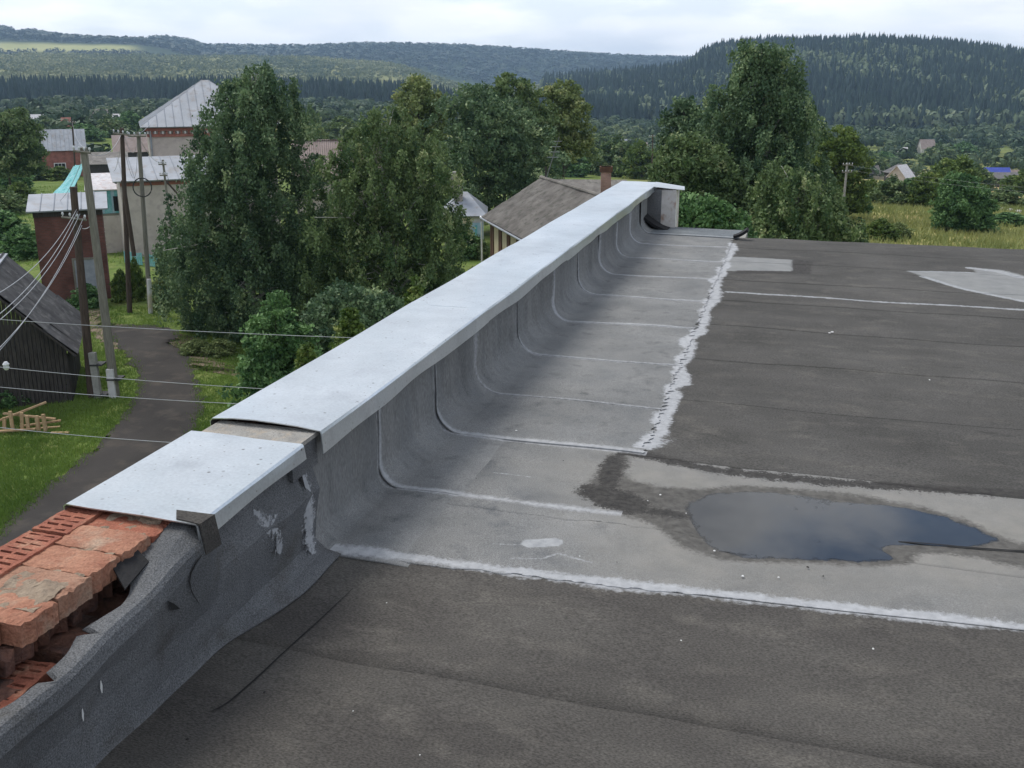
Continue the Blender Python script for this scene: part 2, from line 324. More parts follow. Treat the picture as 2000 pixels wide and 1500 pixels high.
M['tar'] = smearmat('black_tar', (0.022, 0.021, 0.020), (0.060, 0.056, 0.052), 22, 0.56, 0.7, stretch=(0.45, 1, 1))
M['tar_patch'] = smearmat('black_tar_patch', (0.024, 0.023, 0.022), (0.070, 0.066, 0.061), 30, 0.62, 0.75)
M['crack'] = mat('crack_dark', (0.012, 0.012, 0.012), (0.02, 0.02, 0.02), 8, 0.9, 0)
M['silt'] = smearmat('dried_silt', (0.050, 0.047, 0.043), (0.118, 0.112, 0.103), 18, 0.58, 0.75)
M['silt_pale'] = smearmat('pale_silt', (0.20, 0.195, 0.18), (0.27, 0.255, 0.23), 5, 0.55, 0.9)
M['plaster'] = mat('peeling_plaster', (0.50, 0.47, 0.43), (0.64, 0.62, 0.60), 9, 0.9, 0.4, 50, c3=(0.30, 0.15, 0.09), s3=7)
M['concrete'] = mat('weathered_concrete', (0.24, 0.235, 0.215), (0.36, 0.35, 0.32), 5, 0.9, 0.4, 60)
M['wood_dark'] = mat('dark_old_wood', (0.030, 0.026, 0.024), (0.070, 0.062, 0.056), 5, 0.9, 0.5, 40, stretch=(4, 4, 0.5), island=0.3)
M['wood_pole'] = mat('tarred_pole_wood', (0.050, 0.036, 0.029), (0.105, 0.078, 0.062), 6, 0.9, 0.5, 40, stretch=(4, 4, 0.4))
M['wood_grey'] = mat('grey_pole_wood', (0.15, 0.14, 0.115), (0.26, 0.245, 0.205), 6, 0.9, 0.5, 40, stretch=(4, 4, 0.4))
M['wood_pale'] = mat('pale_plank', (0.34, 0.22, 0.12), (0.52, 0.37, 0.22), 6, 0.85, 0.3, 50)
M['slate'] = mat('asbestos_slate', (0.125, 0.115, 0.105), (0.235, 0.22, 0.20), 1.2, 0.92, 0.3, 30, c3=(0.10, 0.10, 0.085), s3=2.5, island=0.18)
M['slate_dark'] = mat('dark_barn_slate', (0.085, 0.082, 0.084), (0.15, 0.145, 0.146), 1.6, 0.92, 0.3, 30, c3=(0.21, 0.205, 0.20), s3=3.0, island=0.2)
M['slate_pink'] = mat('rosy_slate', (0.24, 0.19, 0.17), (0.33, 0.27, 0.25), 1.0, 0.92, 0.2, 30)
M['wall_brick'] = None
M['stucco'] = mat('beige_silicate_brick', (0.44, 0.385, 0.345), (0.55, 0.49, 0.445), 1.4, 0.92, 0.25, 30, c3=(0.40, 0.345, 0.325), s3=2.2)
M['stucco_white'] = mat('whitewashed_wall', (0.50, 0.49, 0.48), (0.62, 0.61, 0.60), 1.4, 0.92, 0.25, 30, c3=(0.46, 0.40, 0.28), s3=1.3)
M['cream'] = mat('cream_board', (0.52, 0.42, 0.28), (0.62, 0.53, 0.38), 2, 0.85, 0.2, 30)
M['brown'] = mat('brown_paint', (0.09, 0.045, 0.03), (0.15, 0.08, 0.055), 4, 0.8, 0.2, 40)
M['teal'] = mat('teal_paint', (0.10, 0.36, 0.37), (0.22, 0.50, 0.52), 3, 0.75, 0.2, 30, c3=(0.34, 0.52, 0.58), s3=4)
M['blue_pale'] = mat('pale_blue_paint', (0.28, 0.42, 0.50), (0.40, 0.54, 0.60), 3, 0.75, 0.2, 30)
M['blue_roof'] = mat('blue_metal_roof', (0.050, 0.075, 0.34), (0.075, 0.11, 0.45), 1.5, 0.5, 0.1, 10)
M['white'] = mat('white_paint', (0.66, 0.66, 0.65), (0.78, 0.78, 0.77), 3, 0.7, 0.1, 30)
M['roof_white'] = mat('pale_sheet_roof', (0.52, 0.51, 0.53), (0.68, 0.66, 0.67), 2.5, 0.8, 0.1, 20, c3=(0.50, 0.40, 0.38), s3=4)
M['glass'] = mat('dark_window_glass', (0.02, 0.025, 0.03), (0.035, 0.04, 0.05), 2, 0.15, 0, spec=0.6)
M['door_grey'] = mat('grey_door_paint', (0.26, 0.28, 0.31), (0.36, 0.38, 0.41), 4, 0.7, 0.2, 30)
M['road'] = mat('dirt_asphalt_road', (0.029, 0.026, 0.024), (0.048, 0.043, 0.039), 0.5, 0.93, 0.5, 14, c3=(0.070, 0.060, 0.050), s3=1.1)
M['dirt'] = mat('bare_brown_soil', (0.13, 0.10, 0.075), (0.22, 0.165, 0.12), 1.2, 0.95, 0.5, 14, c3=(0.09, 0.10, 0.045), s3=2.0)
M['wire'] = mat('grey_wire', (0.30, 0.31, 0.33), (0.42, 0.43, 0.45), 3, 0.5, 0, metallic=0.3)
M['wire_dark'] = mat('dark_cable', (0.03, 0.03, 0.03), (0.05, 0.05, 0.05), 3, 0.6, 0)
M['ceramic'] = mat('white_ceramic', (0.55, 0.56, 0.58), (0.66, 0.67, 0.68), 3, 0.3, 0)
M['bark'] = mat('bark', (0.05, 0.042, 0.034), (0.12, 0.10, 0.085), 5, 0.95, 0.6, 20)
M['bark_birch'] = mat('birch_bark', (0.42, 0.40, 0.37), (0.60, 0.58, 0.54), 3, 0.85, 0.4, 20, c3=(0.05, 0.045, 0.04), s3=5)
M['stone'] = mat('pale_rubble_stone', (0.38, 0.36, 0.33), (0.58, 0.56, 0.52), 3, 0.9, 0.4, 20)
M['speck_white'] = mat('white_chips', (0.62, 0.62, 0.60), (0.74, 0.74, 0.72), 4, 0.8, 0)
M['speck_dark'] = mat('dark_crumbs', (0.012, 0.012, 0.012), (0.03, 0.028, 0.026), 4, 0.9, 0)
M['body'] = mat('grey_facade_brick', (0.30, 0.29, 0.28), (0.40, 0.385, 0.37), 2, 0.9, 0.3, 30)
M['leaf_birch'] = leafmat('birch_leaves', (0.042, 0.087, 0.045), (0.173, 0.256, 0.122), 0.24, (0.346, 0.422, 0.213))
M['leaf_olive'] = leafmat('olive_leaves', (0.046, 0.090, 0.035), (0.198, 0.271, 0.107), 0.26, (0.410, 0.448, 0.225))
M['leaf_lime'] = leafmat('lime_leaves', (0.051, 0.095, 0.021), (0.171, 0.240, 0.057), 0.28, (0.304, 0.342, 0.114))
M['leaf_green'] = leafmat('shrub_leaves', (0.038, 0.097, 0.033), (0.151, 0.268, 0.092), 0.25, (0.281, 0.430, 0.185))
M['leaf_yellow'] = leafmat('dry_olive_leaves', (0.090, 0.138, 0.047), (0.261, 0.313, 0.118), 0.25, (0.419, 0.433, 0.206))
M['aspen'] = leafmat('aspen_leaves', (0.052, 0.082, 0.048), (0.117, 0.159, 0.083), 0.1, (0.159, 0.196, 0.106))
M['conifer'] = leafmat('spruce_needles', (0.010, 0.028, 0.023), (0.033, 0.062, 0.043), 0.0, (0.078, 0.125, 0.062))
M['scrub'] = leafmat('valley_scrub_leaves', (0.023, 0.055, 0.029), (0.085, 0.127, 0.055), 0.1, (0.143, 0.182, 0.072))
M['plant'] = leafmat('young_plantation_leaves', (0.047, 0.085, 0.047), (0.202, 0.225, 0.097), 0.1, (0.310, 0.310, 0.155))
M['grass'] = leafmat('grass_blades', (0.080, 0.150, 0.027), (0.224, 0.324, 0.072), 0.3, (0.358, 0.368, 0.128))
M['straw'] = leafmat('field_grass_blades', (0.140, 0.187, 0.053), (0.355, 0.365, 0.140), 0.3, (0.505, 0.374, 0.197))
def brickwall(name, c1, c2, cm, sx=0.26, sy=0.077):
    m, n, l, b = newmat(name)
    g = n.new('ShaderNodeNewGeometry'); sp = n.new('ShaderNodeSeparateXYZ'); l.new(g.outputs['Position'], sp.inputs[0])
    ad = n.new('ShaderNodeMath'); ad.operation = 'ADD'; l.new(sp.outputs[0], ad.inputs[0]); l.new(sp.outputs[1], ad.inputs[1])
    cb = n.new('ShaderNodeCombineXYZ'); l.new(ad.outputs[0], cb.inputs[0]); l.new(sp.outputs[2], cb.inputs[1])
    t = n.new('ShaderNodeTexBrick'); t.inputs['Scale'].default_value = 1; t.inputs['Brick Width'].default_value = sx; t.inputs['Row Height'].default_value = sy; t.inputs['Mortar Size'].default_value = 0.008
    t.inputs['Color1'].default_value = (*c1, 1); t.inputs['Color2'].default_value = (*c2, 1); t.inputs['Mortar'].default_value = (*cm, 1); l.new(cb.outputs[0], t.inputs['Vector'])
    col = mixc(n, l, 1.0, t.outputs['Color'], ramp(n, l, noise(n, l, g.outputs['Position'], 1.3, 6), [(0.3, (0.65,)*3), (0.7, (1.25,)*3)]), 'MULTIPLY')
    l.new(col, b.inputs['Base Color']); b.inputs['Roughness'].default_value = 0.92; return m
M['wall_brick'] = brickwall('red_brick_wall', (0.118, 0.044, 0.034), (0.158, 0.058, 0.045), (0.11, 0.08, 0.07))
M['house_brick'] = brickwall('red_house_brick', (0.30, 0.10, 0.075), (0.36, 0.13, 0.095), (0.25, 0.17, 0.15))
M['chimney_brick'] = brickwall('grey_chimney_brick', (0.32, 0.28, 0.25), (0.42, 0.37, 0.33), (0.24, 0.22, 0.20))
M['pipe_brick'] = brickwall('rosy_chimney_brick', (0.36, 0.20, 0.17), (0.44, 0.27, 0.23), (0.30, 0.24, 0.22))

def watermat():
    m = smearmat('puddle_water', (0.018, 0.018, 0.017), (0.030, 0.030, 0.028), 7, 0.46, 0.025)
    n, l = m.node_tree.nodes, m.node_tree.links; b = n['Principled BSDF']; b.inputs['IOR'].default_value = 1.5; b.inputs['Specular IOR Level'].default_value = 0.7
    bp = n.new('ShaderNodeBump'); bp.inputs['Strength'].default_value = 0.01; bp.inputs['Distance'].default_value = 0.01
    g = n.new('ShaderNodeNewGeometry'); l.new(noise(n, l, g.outputs['Position'], 9, 2), bp.inputs['Height']); l.new(bp.outputs[0], b.inputs['Normal'])
    return m
M['water'] = watermat()
def groundmat():
    m, n, l, b = newmat('grassy_ground')
    g = n.new('ShaderNodeNewGeometry'); v = g.outputs['Position']
    a = n.new('ShaderNodeAttribute'); a.attribute_name = 'cover'
    near = ramp(n, l, noise(n, l, v, 0.5, 8), [(0.3, (0.070, 0.115, 0.026)), (0.5, (0.120, 0.170, 0.042)), (0.7, (0.19, 0.205, 0.072))])
    near = mixc(n, l, 1.0, near, ramp(n, l, noise(n, l, v, 6.0, 6), [(0.3, (0.55,)*3), (0.7, (1.35,)*3)]), 'MULTIPLY')
    fld = ramp(n, l, noise(n, l, v, 0.09, 8), [(0.32, (0.175, 0.195, 0.060)), (0.5, (0.30, 0.275, 0.105)), (0.66, (0.35, 0.25, 0.135))])
    fld = mixc(n, l, 1.0, fld, ramp(n, l, noise(n, l, v, 1.2, 6), [(0.3, (0.7,)*3), (0.7, (1.25,)*3)]), 'MULTIPLY')
    mead = ramp(n, l, noise(n, l, v, 0.012, 6), [(0.3, (0.30, 0.31, 0.12)), (0.7, (0.42, 0.40, 0.17))])
    wood = ramp(n, l, noise(n, l, v, 0.05, 6), [(0.3, (0.020, 0.036, 0.018)), (0.7, (0.055, 0.078, 0.032))])
    sp = n.new('ShaderNodeSeparateColor'); l.new(a.outputs['Color'], sp.inputs[0])
    c = mixc(n, l, sp.outputs[0], near, fld); c = mixc(n, l, sp.outputs[1], c, wood); c = mixc(n, l, sp.outputs[2], c, mead)
    l.new(c, b.inputs['Base Color']); b.inputs['Roughness'].default_value = 0.95; b.inputs['Specular IOR Level'].default_value = 0.1
    return m
M['ground'] = groundmat()

# ================================================================== SETTING: ground, road
def build_ground():
    azs = np.concatenate([np.radians(np.linspace(-62, 36, 330)), np.radians(np.linspace(40, 294, 64))])
    rs = np.concatenate([[3, 12, 22], np.geomspace(30, 7500, 170)])
    A, Rr = np.meshgrid(azs, rs); X = Rr*np.sin(A); Y = Rr*np.cos(A)
    Z = terrain(X, Y); k = len(azs)
    V = np.stack([X, Y, Z], -1).reshape(-1, 3); V = np.vstack([V, [[0, 0, 0]]])
    F = []
    for i in range(len(rs)-1):
        a = np.arange(k); b = (a+1) % k
        F.append(np.stack([i*k+a, i*k+b, (i+1)*k+b, (i+1)*k+a], -1))
    F = np.vstack(F)[:, ::-1]
    cap = np.array([[len(V)-1, j, (j+1) % k, (j+1) % k] for j in range(k)])[:, ::-1]
    me = bpy.data.meshes.new('ground'); me.from_pydata(V.tolist(), [], F.tolist()+[(len(V)-1, (j+1) % k, j) for j in range(k)]); me.update()
    me.polygons.foreach_set('use_smooth', np.ones(len(me.polygons), bool))
    r = np.hypot(V[:, 0], V[:, 1]); fw = V[:, :2]@FH[:2]; rt = V[:, :2]@RT[:2]
    p = np.where(fw > 1, 1000+1965*rt/np.maximum(fw, 1), np.where(rt > 0, 4000, -4000))
    fld = sstep(1150, 1400, p)*sstep(35, 60, r)*(1-sstep(250, 500, r)) + sstep(250, 400, r)*(1-sstep(500, 800, r))*0.35
    wood = np.clip(sstep(700, 860, r), 0, 1)
    mead = sstep(2400, 2450, r)*(1-sstep(2540, 2600, r))*(1-sstep(240, 300, p))*sstep(-900, -500, p) + 0.55*sstep(1100, 1300, r)*(1-sstep(2100, 2250, r))*(1-sstep(900, 1200, p))
    ca = me.color_attributes.new('cover', 'FLOAT_COLOR', 'POINT')
    ca.data.foreach_set('color', np.stack([np.clip(fld, 0, 1), wood, np.clip(mead, 0, 1), np.ones_like(r)], -1).astype(np.float32).ravel())
    me.materials.append(M['ground']); o = bpy.data.objects.new('ground', me); link(o); o['kind'] = 'structure'
build_ground()

def ribbon_ground(name, Lp, Rp, matl, dz, n=10, jit=0.12, kind='structure'):
    def res(P, k=70):
        P = np.array(P); s = np.concatenate([[0], np.cumsum(np.linalg.norm(np.diff(P, axis=0), axis=1))]); t = np.linspace(0, s[-1], k)
        Q = np.stack([np.interp(t, s, P[:, i]) for i in range(2)], -1)
        for _ in range(4): Q[1:-1] = (Q[:-2]+2*Q[1:-1]+Q[2:])/4
        return Q
    Lq, Rq = res(Lp), res(Rp)
    Lq += RNG.normal(0, jit, Lq.shape); Rq += RNG.normal(0, jit, Rq.shape)
    g = np.stack([Lq*(1-t)+Rq*t for t in np.linspace(0, 1, n)], 1)
    z = terrain(g[..., 0], g[..., 1])+dz+0.012*np.sin(np.linspace(0, math.pi, n))[None, :]
    V = np.dstack([g, z]).reshape(-1, 3); k = len(Lq)
    F = [(i*n+j, i*n+j+1, (i+1)*n+j+1, (i+1)*n+j) for i in range(k-1) for j in range(n-1)]
    return fast_mesh(name, V, F, matl, kind=kind, smooth=True)
gp = lambda *pts: [ground(x, y)[:2] for x, y in pts]
ribbon_ground('road', gp((-120, 1130), (-40, 1075), (40, 1000), (125, 925), (200, 860), (250, 800), (272, 755), (262, 718), (238, 682), (205, 655), (180, 640)),
              gp((190, 1060), (250, 1000), (330, 920), (380, 850), (394, 800), (392, 750), (372, 705), (345, 672), (352, 648), (310, 638), (260, 634)), M['road'], 0.02)
ribbon_ground('path', gp((235, 690), (190, 660), (165, 625), (165, 590)), gp((262, 640), (215, 630), (200, 605), (205, 590)), M['dirt'], 0.012, 6, 0.15)
ribbon_ground('verge', gp((345, 715), (335, 680), (300, 655)), gp((460, 735), (420, 690), (372, 655)), M['dirt'], 0.008, 6, 0.2)

# ================================================================== THE BUILDING WE STAND ON
WX = -1.665                              # inner face of the parapet
bld = thing('flat_roofed_building', (4.9, 2.6, 0), 'flat roofed building under the viewer with grey felt roof and low metal capped parapet', 'building')
MB().box((4.95, 2.55, 4.43), (14.0, 17.1, 8.86)).build('wall', M['body'], bld)
deck = MB().box((4.95, 2.55, 8.90), (13.98, 17.3, 0.08)).build('roof_deck', M['concrete'], bld)

PUD = [(1350, 1008), (1338, 985), (1375, 967), (1450, 960), (1520, 960), (1580, 967), (1640, 977), (1700, 984), (1760, 990), (1830, 1005), (1890, 1024), (1935, 1043), (1948, 1054),
       (1900, 1064), (1830, 1064), (1770, 1061), (1722, 1063), (1722, 1074), (1748, 1086), (1730, 1097), (1640, 1094), (1540, 1090), (1470, 1091), (1410, 1082), (1372, 1050)]
def roofpt(x, y, z=ROOF): return onz(x, y, z)
def smooth_poly(P, it=2):
    P = np.array(P, float)
    for _ in range(it):
        Q = np.roll(P, -1, 0); P = np.stack([0.75*P+0.25*Q, 0.25*P+0.75*Q], 1).reshape(-1, P.shape[1])
    return P
PUDW = smooth_poly([roofpt(x, y)[:2] for x, y in PUD], 2)
def inside_dist(pts, poly):              # signed distance, + inside
    pts = np.asarray(pts, float).reshape(-1, 2); A = poly; B = np.roll(poly, -1, 0); d = np.full(len(pts), 1e9); ins = np.zeros(len(pts), bool)
    for a, b in zip(A, B):
        ab = b-a; t = np.clip(((pts-a)@ab)/(ab@ab+1e-12), 0, 1); d = np.minimum(d, np.linalg.norm(pts-a-t[:, None]*ab, axis=1))
        c = (a[1] > pts[:, 1]) != (b[1] > pts[:, 1])
        ins ^= c & (pts[:, 0] < (b[0]-a[0])*(pts[:, 1]-a[1])/(b[1]-a[1]+1e-12)+a[0])
    return np.where(ins, d, -d)
def roofz(x, y):
    x = np.asarray(x, float); y = np.asarray(y, float)
    z = 0.006*np.sin(1.9*x+0.7*y+0.5)*np.cos(1.3*y-0.4*x)+0.003*np.sin(4.1*y+1.7*np.sin(2.3*x))+0.002*np.sin(7*x+3*y)
    m = (x > -0.6) & (x < 1.6) & (y > 2.9) & (y < 4.5)
    if np.any(m):
        d = inside_dist(np.stack([x[m], y[m]], -1), PUDW); zz = z[m]
        k = sstep(-0.10, 0.0, d); zz = zz*(1-k) + (-0.006)*k - 0.02*sstep(0.0, 0.09, d); z = z.copy(); z[m] = zz
    return z
def sheet(name, x0, x1, y0, y1, matl, parent, zo=0.0, lap=0.007, nx=60, ny=16, jx=0.0, fray=0.004, xs=None, stain=None, skew=0.0):
    """one strip of roofing felt lying on the deck; its near edge laps over the strip before it"""
    xs = np.linspace(x0, x1, nx) if xs is None else xs; nx = len(xs); ys = np.concatenate([[y0], np.linspace(y0, y1, ny)])
    X, Y = np.meshgrid(xs, ys); Y = Y.copy(); wob = fray*np.cumsum(RNG.normal(0, 1, nx)); wob -= np.linspace(wob[0], wob[-1], nx); wob = np.clip(wob, -0.015, 0.015)
    Y[0] += wob; Y[1] += wob
    if jx: X = X+jx*RNG.normal(0, 1, X.shape)*(X == xs[0])
    if skew: Y = Y+skew*(X+1.66)*np.clip((y1-Y)/(y1-y0), 0, 1)
    t = np.clip((Y-y0)/(y1-y0), 0, 1); Z = ROOF+zo+roofz(X, Y)+lap*(1-t)
    Z[0] -= lap+0.001
    V = np.stack([X, Y, Z], -1).reshape(-1, 3); r, c = X.shape
    F = [(i*c+j, i*c+j+1, (i+1)*c+j+1, (i+1)*c+j) for i in range(r-1) for j in range(c-1)]
    o = fast_mesh(name, V, F, matl, parent, smooth=np.arange(len(F)) >= c-1)
    if stain is not None:
        q = stain(V[:, :2]); ca = o.data.color_attributes.new('stain', 'FLOAT_COLOR', 'POINT'); ca.data.foreach_set('color', q.astype(np.float32).ravel())
    return o
def px_poly(px, it=1): return smooth_poly([roofpt(*p)[:2] for p in px], it)
WET = px_poly([(1128, 958), (1165, 938), (1178, 898), (1212, 886), (1232, 903), (1224, 940), (1290, 953), (1370, 955), (1450, 946), (1560, 953), (1680, 964), (1790, 985), (1880, 1009), (1960, 1046), (1995, 1060), (2060, 1068), (2060, 1122), (1960, 1102), (1900, 1087), (1830, 1080), (1790, 1086), (1785, 1102), (1740, 1107), (1600, 1099), (1470, 1099), (1390, 1091), (1325, 1068), (1275, 1024), (1190, 1002)])
PALE = px_poly([(1215, 905), (1400, 925), (1600, 948), (1800, 962), (2020, 975), (2200, 1000), (2200, 1150), (2000, 1135), (1850, 1120), (1600, 1122), (1400, 1112), (1290, 1080), (1240, 1030), (1225, 960)])
TARP = [px_poly([(1165, 952), (1172, 903), (1205, 886), (1224, 897), (1212, 940), (1196, 975)]), px_poly([(1118, 958), (1150, 944), (1235, 965), (1280, 988), (1260, 1012), (1170, 996)]), px_poly([(1240, 990), (1400, 1008), (1290, 1016)])]
FB = [([(1225, 884), (1400, 917), (1600, 939), (1850, 955), (2200, 978)], 0.045), ([(1420, 802), (1600, 815), (1800, 832), (2200, 868)], 0.004), ([(1905, 841), (1972, 850)], 0.02), ([(1420, 668), (1800, 694), (2200, 722)], 0.003), ([(1745, 533), (1800, 540)], 0.02), ([(1640, 700), (1900, 722)], 0.004)]
def puddle_stain(P):
    m = lambda d, w: np.clip(0.5+d/w, 0, 1)
    d = inside_dist(P, PUDW); rim = np.exp(-(d/0.05)**2)
    tar = np.maximum.reduce([inside_dist(P, t) for t in TARP]+[w-line_dist(P, [roofpt(*p)[:2] for p in q]) for q, w in FB[:1]])
    sm = np.full(len(P), -1.0)
    for px, wd in (([(962, 1063), (1010, 1064), (1035, 1061)], (0.004, 0.012)), ([(1035, 1061), (1060, 1060), (1083, 1058)], (0.035, 0.035)), ([(1000, 1090), (1060, 1090), (1090, 1079), (1155, 1097)], (0.006, 0.006)), ([(965, 925), (1020, 931), (1075, 939)], (0.004, 0.004))):
        sm = np.maximum(sm, wd[0]-line_dist(P, [roofpt(*p)[:2] for p in px]))
    return np.stack([m(inside_dist(P, WET), 0.16), m(inside_dist(P, PALE)+0.12, 1.0), m(tar, 0.14), m(sm, 0.03)], -1)
def line_dist(P, Q):
    d = np.full(len(P), 1e9)
    for a, b in zip(Q[:-1], Q[1:]):
        ab = b-a; t = np.clip(((P-a)@ab)/(ab@ab+1e-12), 0, 1); d = np.minimum(d, np.linalg.norm(P-a-t[:, None]*ab, axis=1))
    return d
FP = [px_poly(p, 0) for p in ([(1405, 501), (1560, 509), (1556, 533), (1408, 527)], [(1770, 529), (1905, 532), (1900, 522), (1960, 527), (2040, 548), (2200, 572), (2200, 640), (2010, 594), (1880, 563), (1820, 547)])]
FT = px_poly([(1545, 507), (1588, 511), (1584, 537), (1430, 533), (1440, 527), (1545, 531)], 0)
FG = [([(1800, 540), (1880, 563), (1950, 579), (2100, 612)], 0.03), ([(1780, 530), (1900, 533)], 0.02), ([(1895, 523), (1950, 529), (1990, 540)], 0.05), ([(1420, 571), (1600, 581), (1800, 593), (2200, 618)], 0.022)]
def far_stain(P):
    m = lambda d, w: np.clip(0.5+d/w, 0, 1); wp = lambda px: [roofpt(*p)[:2] for p in px]
    return np.stack([m(np.maximum.reduce([inside_dist(P, q) for q in FP]), 0.12), m(np.maximum.reduce([w-line_dist(P, wp(q)) for q, w in FG]), 0.09), m(np.maximum(inside_dist(P, FT), np.maximum.reduce([w-line_dist(P, wp(q)) for q, w in FB])), 0.10), np.zeros(len(P))], -1)
# old dark sheets across the roof; two light ones carry the puddle
YB = [-1.2, -0.3, 0.62, 1.52, 2.42, 3.32]
for a, b in zip(YB[:-1], YB[1:]): sheet('roofing_sheet', WX, 6.4, a, b+0.05, M['felt_old'], deck, nx=90, lap=0.0005)
YF = [4.32, 5.22, 6.1, 7.0, 7.85, 8.72, 9.6, 10.45, 11.12]
XF = np.concatenate([np.linspace(-0.72, 3.2, 200), np.linspace(3.3, 6.4, 18)])
for a, b in zip(YF[:-1], YF[1:]): sheet('roofing_sheet', -0.72, 6.4, a, b+0.05, M['felt_far'], deck, ny=40, lap=0.0010, xs=XF, stain=far_stain)
XS = np.concatenate([np.linspace(-1.36, 1.75, 340), np.linspace(1.8, 6.4, 24)])
lt = [sheet('light_roofing_sheet', -1.36, 6.4, 3.04, 3.62, M['felt_puddle'], deck, zo=0.001, ny=56, lap=0.002, xs=XS, stain=puddle_stain, skew=0.045), sheet('light_roofing_sheet', -1.36, 6.4, 3.57, 4.37, M['felt_puddle'], deck, zo=0.0003, ny=76, lap=0.001, xs=XS, stain=puddle_stain)]
# ---- parapet core
par = MB().box((-1.890, 7.5, 9.215), (0.33, 9.2, 0.51)).build('parapet', M['brick_dark'], bld)
MB().box((-1.865, 0.70, 9.10), (0.38, 4.4, 0.28)).build('wall_core', M['brick_dark'], par)
MB().box((-1.80, 2.60, 9.15), (0.25, 0.60, 0.56)).build('wall_core', M['brick_dark'], par)
# light felt strips running up the parapet in a rounded cove
def cove_profile(x_end, top, rad, lean=0.0):
    P = [(x, 0) for x in np.linspace(x_end, WX+rad, 14)]
    P += [(WX+rad-rad*math.sin(a), rad*(1-math.cos(a))) for a in np.linspace(0.12, math.pi/2, 9)]
    P += [(WX+lean*(z-rad), z) for z in np.linspace(rad, top, 5)[1:]]
    return P
CRAD = [0.08, 0.12, 0.15, 0.16, 0.16, 0.15, 0.16, 0.15, 0.15, 0.14, 0.14]; CPH = [random.random()*6 for _ in CRAD]; CAMP = [0.5, 0.9, 1.2, 2.0, 1.8, 1.0, 1.6, 1.2, 0.9, 1.4, 1.0]
def cove_surf(i, prof, k, y, lift):
    x, z = prof[k]; rad, ph = CRAD[i], CPH[i]
    wav = 0.008*min(1, z/0.3)*math.sin(7*y+ph)+0.004*math.sin(13*y+2*ph+3*z)*min(1, z*6)+CAMP[i]*0.008*min(1, z*5)*math.sin(26*y+ph*2)*(0.5+0.5*math.sin(3.1*y))+CAMP[i]*0.0045*min(1, z*8)*math.sin(51*y+ph*3+4*z)+0.003*math.sin(19*y+6*x+ph)*min(1, max(0, (x+1.7)*9))*(1 if x < -1.2 else 0.3)
    a = 0 if z <= 0 else (math.pi/2 if z >= rad else math.acos(max(-1, 1-z/rad)))
    nn = np.array([math.sin(a), 0, math.cos(a)])
    base = np.array([x+wav, y, ROOF+0.004+z+(float(roofz(np.array([x]), np.array([y]))[0]) if z < 0.1 else 0)])
    return base+nn*lift, nn
for i, (a, b) in enumerate(zip(SEAM[:-1], SEAM[1:])):
    prof = cove_profile(-0.60 if i > 1 else -1.22, 0.455, CRAD[i]); ny = 40
    ys = np.concatenate([[a], np.linspace(a, b+0.05, ny)]); V = []; endj = RNG.normal(0, 0.012, len(ys))
    for iy, y in enumerate(ys):
        t = (y-a)/(b-a); lift = (0.0016*(1-min(t, 1))+0.0008) if iy else -0.002
        for k in range(len(prof)):
            p, _ = cove_surf(i, prof, k, y, lift)
            if k == 0: p[0] += endj[iy]
            if i < 2 and k < 5: p[2] -= 0.002*(5-k)
            V.append(p)
    c = len(prof); F = [(iy*c+k, iy*c+k+1, (iy+1)*c+k+1, (iy+1)*c+k) for iy in range(len(ys)-1) for k in range(c-1)]
    fast_mesh('cove_sheet', V, np.array(F)[:, ::-1], M['felt_cove'], par, smooth=np.arange(len(F)) >= c-1)
# near, older felt turned up against the wall and torn along its top
def upstand_row(y):
    n1 = 0.006*math.sin(9*y+1)+0.004*math.sin(23*y); n2 = 0.012*math.sin(5.3*y)+0.006*math.sin(17*y+2)
    open_ = 1-float(sstep(2.26, 2.42, y))                 # where the capping is missing the felt folds over the wall top
    foldz = 0.345+0.085*float(sstep(1.6, 2.3, y))+n2*0.5; foldx = WX+0.075*open_+n1*0.6
    q_ = float(sstep(2.25, 2.75, y))
    pts = [(WX+0.02+0.10*q_+n1*.5, -0.004), (WX+0.016+0.04*q_+n1*.5, 0.006+0.004*q_), (WX+0.012+n1*.5, 0.05), (WX+0.022+n1*.6, 0.16), (WX+0.040+0.012*open_+n1, 0.26), (foldx+0.002, foldz-0.05), (foldx, foldz-0.008)]
    ragged = 0.062+0.012*math.sin(11*y)+0.010*math.sin(31*y+1)+0.085*float(sstep(1.98, 2.14, y))
    if 1.63 < y < 1.67 or 1.81 < y < 1.825: ragged *= 0.3
    if 1.50 < y <= 1.63: ragged += 0.03*(1.63-y)/0.13
    up = foldz+0.03*float(sstep(2.0, 2.3, y))
    if open_ > 0.02: pts += [(foldx-0.008, foldz+0.003), (foldx-0.35*ragged, up+0.004), (foldx-0.7*ragged, up+0.002), (foldx-ragged, up-0.008+0.008*math.sin(19*y))]
    else: pts += [(WX+0.006, 0.445), (WX+0.004, 0.452), (WX+0.003, 0.456), (WX+0.002, 0.46)]
    return pts
def upstand_x(y, z):
    p = upstand_row(y)[1:7]; return float(np.interp(z-ROOF, [q[1] for q in p], [q[0] for q in p]))+0.008
def on_upstand(*yz): return [(upstand_x(y, z), y, z) for y, z in yz]
def near_upstand():
    ys = np.concatenate([np.linspace(1.0, 2.30, 80), np.linspace(2.32, 3.03, 26)])
    V = [(x, y, ROOF+0.008+z) for y in ys for x, z in upstand_row(y)]
    c = 11; F = [(i*c+k, i*c+k+1, (i+1)*c+k+1, (i+1)*c+k) for i in range(len(ys)-1) for k in range(c-1)]
    o = fast_mesh('torn_felt_upstand', V, np.array(F)[:, ::-1], M['felt_slate'], par)
    md = o.modifiers.new('thick', 'SOLIDIFY'); md.thickness = 0.006; md.offset = 1
    o['label'] = 'dark torn felt folded over the parapet top'
near_upstand()
